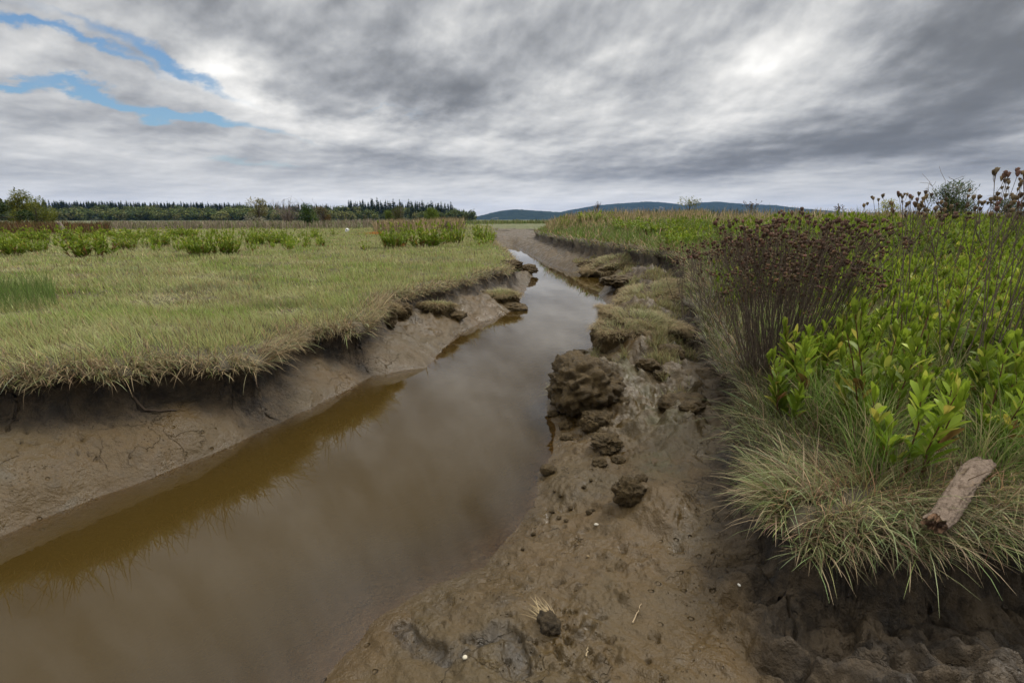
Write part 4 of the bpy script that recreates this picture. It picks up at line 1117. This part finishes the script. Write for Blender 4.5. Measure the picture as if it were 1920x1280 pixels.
bush('broom_shrub', *on(748, 56), 2.2, 2.2, 'olive brown broom on the low rise, between two greener ones', 'shrub', [(.12, .12, .05), (.13, .11, .06), (.08, .1, .03)], 1700, .3, 8, spiky=True, leafW=.14, bare=5, group='broom shrubs on the low rise')
bush('broom_shrub', *on(810, 54), 2.3, 1.9, 'brightest green broom on the low rise, in the tan grass', 'shrub', [(.14, .19, .03), (.11, .16, .03)], 1900, .3, 8, spiky=True, leafW=.14, group='broom shrubs on the low rise')
bush('brown_weed', *on(840, 40), 1.5, .8, 'low dark brown dead weed clump below the tan grass', 'weed', [(.10, .07, .045), (.12, .085, .06)], 700, .1, 7, bare=8)
bush('pale_tree', *on(1290, 46), 2.3, 1.9, 'small pale green tree above the right bank dry grass', 'tree', [(.2, .22, .07), (.15, .17, .05), (.24, .22, .06)], 1700, .15, 9)
bush('yellow_tree', *on(1660, 48), 2.1, 1.75, 'small bright yellow green tree left of the dark bush', 'tree', [(.30, .29, .03), (.24, .25, .03)], 1800, .15, 8)
bush('wide_dark_bush', *on(1778, 26), 3.0, 2.0, 'wide dark feathery bush on the right skyline', 'bush', [(.05, .08, .02), (.07, .105, .025), (.04, .065, .02), (.09, .12, .02)], 8000, .14, 16, bare=10, leafW=.25)
bush('wide_dark_bush', *on(1905, 27), 2.6, 1.5, 'dark bush cut by the right photo edge on skyline', 'bush', [(.05, .08, .02), (.06, .09, .02)], 4200, .14, 10, bare=4, leafW=.3)
# thin umbels against the sky on the right bank
def umbel(u, Y, h, label):
    X = (u - 960) / F * Y / 1.028; g = gz(X, Y); mb = MB(); hd = MB(); K = 5; t = np.linspace(0, 1, K)
    root = thing('dry_umbel', label, 'dry weed', g, 0, 'dry umbels against the sky')
    tips = []
    for i in range(7):
        pth = np.stack([rng.normal(0, .12) * t, rng.normal(0, .1) * t, h * rng.uniform(.7, 1) * t], 1); tubes(mb, pth[None], np.linspace(.012, .006, K), 4, (.11, .08, .06))
        for j in range(5):
            e = pth[-1] + rng.normal(0, .1, 3); tubes(mb, np.stack([pth[-2], (pth[-2] + e) / 2, e])[None], np.array([.006, .005, .004]), 4, (.12, .09, .07)); tips.append(e)
    mb.build('stem', M_STEM, root); seed_heads(hd, np.array(tips), np.full(len(tips), .03)); hd.build('flower_spray', M_DRY, root)['kind'] = 'stuff'
umbel(1118, 42, 1.35, 'thin dry umbels left of the pale tree against the sky')
umbel(1405, 30, 1.15, 'thin dry umbels against the sky above the dead stalks')
umbel(1570, 30, 1.0, 'thin dry umbels against the sky right of biggest clump')

# ------------------------------------------------------------------ far woods and hills
def conifer_data(h, w, tiers, seed, cols):
    g = np.random.default_rng(seed); V = MB()
    t = np.linspace(0, 1, 5)
    b = []; az = []; L = []; tl = []
    for k in range(tiers):
        f = (k + .5) / tiers; z = h * (.10 + .9 * f)
        n = 9 if f < .8 else 6
        for j in range(n):
            if g.uniform() < .15: continue
            b.append([0, 0, z + g.normal(0, .012 * h)]); az.append(g.uniform(0, 6.28)); L.append(w * .5 * ((1 - f) ** .75 + .05) * g.uniform(.65, 1.2)); tl.append(1.55 - .5 * f + g.normal(0, .15))
    b = np.array(b); n = len(b); L = np.array(L)
    c = np.array(cols)[g.integers(0, len(cols), n)] * (1 + g.normal(0, .2, (n, 1)))
    ribbons(V, b, np.array(az), np.array(tl), g.uniform(.1, .6, n), L, L * .62 + .05 * w, [.5, 1, .75, .12], np.clip(c, .008, .3), twist=g.normal(0, .25, n))
    T = MB(); tubes(T, np.stack([0 * t, 0 * t, h * t], 1)[None], np.linspace(.018, .002, 5) * h, 5, (.07, .055, .04))
    return V, T
CC = [(.075, .10, .032), (.095, .12, .04), (.055, .08, .028)]
CON = [conifer_data(1, w, tr, 300 + i, CC) for i, (w, tr) in enumerate([(.46, 22), (.54, 20), (.42, 24), (.5, 20), (.58, 18)])]
def decid_data(seed, cols):
    g = np.random.default_rng(seed); V = MB(); n = 260
    cen = g.normal(0, 1, (9, 3)) * np.array([.2, .2, .17]) + np.array([0, 0, .58]); rd = g.uniform(.14, .24, 9)
    bi = g.integers(0, 9, n); d = g.normal(0, 1, (n, 3)); d /= np.linalg.norm(d, axis=1, keepdims=True)
    p = cen[bi] + d * rd[bi][:, None]; p[:, 2] = np.maximum(p[:, 2], .03)
    c = np.array(cols)[bi % len(cols)] * np.array([1.3, 1.18, .95]) * (1 + g.normal(0, .25, (n, 1)))
    ribbons(V, p, np.arctan2(d[:, 1], d[:, 0]), np.arccos(np.clip(d[:, 2], -1, 1)) + 1.2 + g.normal(0, .4, n), g.normal(.2, .3, n), g.uniform(.08, .16, n), g.uniform(.08, .14, n), [.6, 1, .4], np.clip(c, .008, .3), twist=g.normal(0, .6, n))
    return V
DEC = [decid_data(400 + i, c) for i, c in enumerate([[(.09, .12, .045), (.07, .10, .035)], [(.12, .14, .055), (.09, .12, .045)], [(.055, .085, .03), (.07, .095, .04)], [(.15, .16, .07), (.11, .13, .055)]])]
def hill_top(u):   # height of the wooded rise along the skyline, metres
    return np.interp(u, [-300, 60, 300, 640, 700, 800, 850, 880, 893], [16, 15, 13, 9, 10, 8, 4, 1.5, .6])
def woods():
    mb = MB()
    # rise under the trees
    us = np.linspace(-700, 893, 120); ds = np.linspace(560, 900, 14)
    U, D = np.meshgrid(us, ds, indexing='ij')
    z = .3 + hill_top(U) * ss(575, 720, D) * ss(900, 860, D)
    z = np.where(D < 565, -1, z); z = np.where(D > 895, -1, z)
    V = np.stack([(U - 960) / F * D / 1.028, D, z], -1).reshape(-1, 3)
    fs = [[i * 14 + j, i * 14 + j + 1, (i + 1) * 14 + j + 1, (i + 1) * 14 + j] for i in range(119) for j in range(13)]
    m = MB(); m.add(V, fs, (.04, .05, .02)); tag(m.build('wooded_rise', M_DRY), kind='structure')
    def put(data, X, Y, z, h, w, sh):
        for v, f, c in zip(data.v, data.f, data.c):
            a = rng.uniform(0, 6.28); ca, sa = math.cos(a), math.sin(a)
            mb.add(np.stack([(v[:, 0] * ca - v[:, 1] * sa) * w, (v[:, 0] * sa + v[:, 1] * ca) * w, v[:, 2] * h], 1) + np.array([X, Y, z]), f, c * sh)
    for i in range(2300):
        u = rng.uniform(-420, 888); D = rng.uniform(566, 860)
        hz = .2 + float(hill_top(u)) * float(ss(575, 720, D))
        X = (u - 960) / F * D / 1.028
        front = D < 660
        if u > 640: front = rng.uniform() < .12 or (D < 590)
        if front:
            h = rng.uniform(8, 13); put(DEC[rng.integers(0, 4)], X, D, hz, h, h * rng.uniform(.9, 1.25), rng.uniform(.8, 1.2))
        else:
            h = rng.uniform(9, 14) * (1 - .45 * float(ss(850, 890, u))); put(CON[rng.integers(0, 5)][0], X, D, hz, h, h * rng.uniform(.9, 1.2), rng.uniform(.8, 1.2))
    tag(mb.build('far_wood', M_FAR), 'dark mixed conifer wood across the far side of left meadow', 'wood', kind='stuff')
woods()
CONM = [(a.build('crown', M_FAR, data_only=True), b.build('trunk', M_STEM, data_only=True)) for a, b in CON]
for i in range(64):
    u = 655 + (i + random.uniform(-.4, .4)) * (880 - 655) / 64; D = random.uniform(660, 780)
    h = random.uniform(14, 22) * (1 - .5 * float(ss(845, 885, u)))
    X = (u - 960) / F * D / 1.028; z = .2 + float(hill_top(u)) * float(ss(575, 720, D))
    o = thing('conifer', 'dark conifer on the skyline of the far wood near the creek', 'tree', (X, D, z - .5), random.uniform(0, 6), 'skyline conifers at the right end of far wood', (h * 1.1, h * 1.1, h))
    link('crown', CONM[i % 5][0], o); link('trunk', CONM[i % 5][1], o)
for i in range(46):
    u = 1215 + (i + random.uniform(-.4, .4)) * (1420 - 1215) / 46; D = random.uniform(700, 850); h = random.uniform(9, 15)
    X = (u - 960) / F * D / 1.028
    o = thing('conifer', 'small dark conifer in the far row beyond the right bank', 'tree', (X, D, 3), random.uniform(0, 6), 'far row of conifers beyond the right bank', (h * 1.3, h * 1.3, h))
    link('crown', CONM[i % 5][0], o); link('trunk', CONM[i % 5][1], o)

def hill_mat():
    m, nt = newmat('forested_hill'); n = N(nt)
    pos = n('NewGeometry').outputs['Position']
    a = n.noise(pos, .02, 8, .7); b = n.noise(pos, .006, 4, .5)
    col = n.mix(n.sm(a, .35, .65), (.010, .022, .012), (.026, .042, .022))
    col = n.mix(n.m('MULTIPLY', n.sm(b, .64, .70), n.sm(a, .5, .62)), col, (.22, .2, .15))
    bp = n('Bump', {'Height': a, 'Strength': 1.0, 'Distance': 25.0})
    p = n('BsdfPrincipled', {'Base Color': col, 'Roughness': .9, 'Specular IOR Level': .1, 'Normal': bp.outputs[0]})
    nt.links.new(p.outputs[0], n('OutputMaterial').inputs[0]); return m
M_HILL = hill_mat()
def hill(name, D, prof, depth, seed):
    us = np.arange(prof[0][0], prof[-1][0], 1.2); tops = np.interp(us, [p[0] for p in prof], [p[1] for p in prof])
    tops = np.convolve(np.pad(tops, 8, 'edge'), np.ones(17) / 17, 'valid')
    hgt = np.maximum((412 - tops) / F * D + H, 0.5)
    dd = np.linspace(-1, 1, 25); U, Q = np.meshgrid(us, dd, indexing='ij')
    Hh = hgt[:, None] * np.ones_like(Q)
    x = (U - 960) / F * D / 1.028; y = D + Q * depth
    z = Hh * (1 - np.abs(Q) ** 1.6) + Hh * .05 * fbm(x / 260, y / 260, 4, seed) + 5 * fbm(x / 22, y / 60, 2, seed + 3) * np.minimum(1, Hh / 30) * (1 - np.abs(Q)) - 1
    V = np.stack([x, y, z], -1).reshape(-1, 3); n = 25
    fs = [[i * n + j, i * n + j + 1, (i + 1) * n + j + 1, (i + 1) * n + j] for i in range(len(us) - 1) for j in range(n - 1)]
    m = MB(); m.add(V, fs); tag(m.build(name, M_HILL), kind='structure')
hill('hill', 4200, [(780, 414), (870, 411), (905, 404), (935, 396.5), (965, 393.5), (1010, 396), (1040, 398), (1090, 402), (1180, 411), (1230, 414)], 500, 501)
hill('hill', 5600, [(1000, 413), (1060, 396), (1110, 388), (1165, 382), (1215, 380), (1250, 382), (1280, 387), (1305, 382), (1345, 380), (1390, 384), (1450, 387), (1520, 394), (1600, 400), (1700, 398), (1790, 404), (1900, 411)], 700, 511)

# ------------------------------------------------------------------ haze
def haze():
    m, nt = newmat('haze'); n = N(nt)
    v = n('VolumePrincipled', {'Color': (.17, .40, .95, 1), 'Density': 4.4e-5, 'Anisotropy': 0.0})
    nt.links.new(v.outputs[0], n('OutputMaterial').inputs['Volume'])
    b = np.array([[x, y, z] for x in (-9500, 9500) for y in (-9500, 9500) for z in (-3, 260)], float)
    f = [[0, 1, 3, 2], [4, 6, 7, 5], [0, 4, 5, 1], [2, 3, 7, 6], [0, 2, 6, 4], [1, 5, 7, 3]]
    mb = MB(); mb.add(b, f); o = mb.build('haze', m, smooth=False); tag(o, 'thin bluish haze over the whole marsh', 'haze', kind='stuff')
haze()

# ------------------------------------------------------------------ sky
SUN_EL, SUN_AZ = 52, 55     # sun direction: degrees up, degrees right of the view
def sky():
    w = bpy.data.worlds.new('World'); bpy.context.scene.world = w; w.use_nodes = True
    nt = w.node_tree; nt.nodes.clear(); n = N(nt)
    d = n('TexCoord').outputs['Generated']
    sp = n('SeparateXYZ', {0: d}); X, Y, Z = sp.outputs
    az = n.m('ARCTAN2', X, Y); el = n.m('ARCSINE', Z)
    zc = n.m('ADD', n.m('MAXIMUM', Z, 0.0), .15)
    pv = n('CombineXYZ', {0: n.m('DIVIDE', X, zc), 1: n.m('DIVIDE', Y, zc), 2: 0.0}).outputs[0]
    rot = n('Mapping', {'Vector': pv, 'Rotation': (0, 0, R(25)), 'Scale': (1.0, .72, 1)}).outputs[0]
    nb = n.noise(rot, 1.0, 10, .56, .25)
    wv = n.m('DIVIDE', n.m('MAXIMUM', el, 0.0), n.m('ADD', n.m('MAXIMUM', el, 0.0), .16))
    ang = n('CombineXYZ', {0: n.m('ADD', az, n.m('MULTIPLY', el, -.35)), 1: n.m('MULTIPLY', wv, 1.5), 2: 0.0}).outputs[0]
    nm = n.noise(ang, 3.6, 8, .54, .15)
    nf2 = n.noise(ang, 8.0, 12, .66, .15)
    nf = n('TexNoise', {'Vector': ang, 'Scale': 2.6, 'Detail': 8.0, 'Roughness': .6})
    # pixel-free large layout, in angles; ragged by noise
    ws = n('SeparateColor', {0: nf.outputs['Color']})
    fade = n.sm(el, 0.0, R(9))
    U = n.m('ADD', az, n.m('MULTIPLY', n.m('SUBTRACT', ws.outputs[0], .5), .5))
    V = n.m('ADD', el, n.m('MULTIPLY', n.m('MULTIPLY', n.m('SUBTRACT', ws.outputs[1], .5), .17), n.m('ADD', .3, fade)))
    def blob(u, v, su, sv, slope, amp):
        x, f, q = ray(u, v); a0 = math.atan2(x, f); e0 = math.atan2(q, math.hypot(x, f))
        du = n.m('SUBTRACT', U, a0); dv = n.m('SUBTRACT', n.m('SUBTRACT', V, e0), n.m('MULTIPLY', du, slope))
        e = n.m('ADD', n.m('POWER', n.m('DIVIDE', du, su / F), 2.0), n.m('POWER', n.m('DIVIDE', dv, sv / F), 2.0))
        return n.m('MULTIPLY', n.m('EXPONENT', n.m('MULTIPLY', e, -1.0)), amp)
    def total(lst):
        t = None
        for b in lst:
            q = blob(*b); t = q if t is None else n.m('ADD', t, q)
        return t
    lum = total([(470, 165, 90, 50, -.3, .55), (1380, 110, 200, 70, .25, .18), (1330, 200, 160, 40, .2, .16), (620, 235, 150, 22, -.1, .28), (1620, 5, 200, 35, .2, .12), (850, 50, 60, 70, .3, .22),
                 (180, 25, 260, 40, -.3, .12), (250, 150, 180, 22, -.25, .10), (1100, 215, 220, 50, .2, .16), (200, 250, 300, 30, -.1, .1), (900, 385, 900, 30, 0, .16), (760, 250, 200, 25, 0, .14),
                 (680, 110, 190, 90, -.1, -.20), (770, 195, 130, 32, 0, -.22), (1050, 60, 110, 60, .4, -.10), (530, 215, 90, 26, -.1, -.26), (660, 290, 90, 16, -.1, -.18), (720, 20, 200, 40, 0, -.12),
                 (1480, 275, 300, 26, .05, -.30), (1780, 205, 220, 80, .2, -.26), (1900, 60, 110, 120, .3, -.30), (1260, 318, 160, 14, .05, -.22), (1890, 275, 200, 26, .05, -.24), (1000, 330, 200, 16, 0, -.1), (0, 0, 200, 60, 0, -.06)])
    hi = n.sm(el, R(24), R(65))
    base = n.m('ADD', .42, n.m('MULTIPLY', hi, .70))
    det = n.m('ADD', n.m('MULTIPLY', n.m('SUBTRACT', nb, .5), .22), n.m('MULTIPLY', n.m('SUBTRACT', n.sm(nm, .25, .75), .5), .15))
    det = n.m('ADD', det, n.m('MULTIPLY', n.m('SUBTRACT', n.sm(nf2, .30, .70), .5), .06))
    off = n('VectorMath', {0: ang, 1: (-.03, .07, 0)}, operation='ADD').outputs[0]
    r1 = n.m('SUBTRACT', n.noise(ang, 3.0, 8, .52, .1), n.noise(off, 3.0, 8, .52, .1))
    off2 = n('VectorMath', {0: ang, 1: (-.008, .016, 0)}, operation='ADD').outputs[0]
    r2 = n.m('SUBTRACT', n.noise(ang, 9.0, 6, .5, .1), n.noise(off2, 9.0, 6, .5, .1))
    puff = n.m('ADD', n.m('MULTIPLY', r1, .80), n.m('MULTIPLY', r2, .48))   # lit tops, shaded bases
    det = n.m('ADD', det, puff)
    det = n.m('MULTIPLY', det, n.m('ADD', .45, n.m('MULTIPLY', n.sm(el, R(1), R(8)), .55)))
    det = n.m('ADD', det, n.m('MULTIPLY', n.m('SUBTRACT', 1.0, n.sm(el, R(.5), R(7))), .13))
    L = n.m('ADD', n.m('ADD', base, det), n.m('MULTIPLY', lum, .46))
    L = n.m('MINIMUM', n.m('SMOOTH_MAX', L, .20, .22), 1.35)
    lin = n.m('MULTIPLY', n.m('POWER', L, 1.35), 1.05)
    tint = n.mix(n.sm(L, .2, .7), (.94, .98, 1.035), (1.0, .985, .95))
    cloud = n('VectorMath', {0: tint, 'Scale': n.m('MULTIPLY', lin, 10.0)}, operation='SCALE').outputs[0]
    st = n('TexSky', sky_type='NISHITA', sun_disc=False, sun_elevation=R(SUN_EL), sun_rotation=R(SUN_AZ), air_density=1.3, dust_density=.6, ozone_density=3.0).outputs[0]
    blue = total([(40, 50, 110, 8, -.22, .95), (280, 104, 120, 10, -.25, .9), (150, 178, 260, 8, -.13, 1.1), (330, 203, 100, 8, -.12, .9), (440, 324, 60, 5, -.05, .5), (700, 215, 60, 4, 0, .4), (240, 300, 90, 5, 0, .25)])
    bm = n.sm(n.m('MULTIPLY', blue, n.m('ADD', 1.0, n.m('MULTIPLY', n.m('SUBTRACT', .5, nm), 3.2))), .15, 1.05)
    st2 = n('VectorMath', {0: st, 1: (.55, .64, .72)}, operation='MULTIPLY').outputs[0]
    col = n.mix(bm, cloud, st2)
    bg = n('Background', {'Color': col, 'Strength': .1})
    nt.links.new(bg.outputs[0], n('OutputWorld').inputs[0])
sky()
L = bpy.data.lights.new('sun', 'SUN'); L.energy = 1.5; L.angle = R(14); L.color = (1, .95, .87)
so = bpy.data.objects.new('sun', L); C.objects.link(so)
from mathutils import Vector
sd_ = Vector((math.sin(R(SUN_AZ)) * math.cos(R(SUN_EL)), math.cos(R(SUN_AZ)) * math.cos(R(SUN_EL)), math.sin(R(SUN_EL))))
so.rotation_euler = sd_.to_track_quat('Z', 'Y').to_euler(); so.location = (0, 0, 50)

# ------------------------------------------------------------------ camera and output
cam = bpy.data.cameras.new('camera'); cam.lens = 18; cam.sensor_width = 36; cam.clip_start = .05; cam.clip_end = 30000
co = bpy.data.objects.new('camera', cam); C.objects.link(co); co.location = (0, 0, H); co.rotation_euler = (math.pi / 2 - PITCH, 0, 0)
sc = bpy.context.scene; sc.camera = co
sc.view_settings.view_transform = 'Standard'; sc.view_settings.look = 'None'; sc.view_settings.exposure = .65; sc.view_settings.gamma = 1
sc.render.engine = 'CYCLES'
sc.cycles.max_bounces = 8; sc.cycles.transparent_max_bounces = 12; sc.cycles.volume_bounces = 0
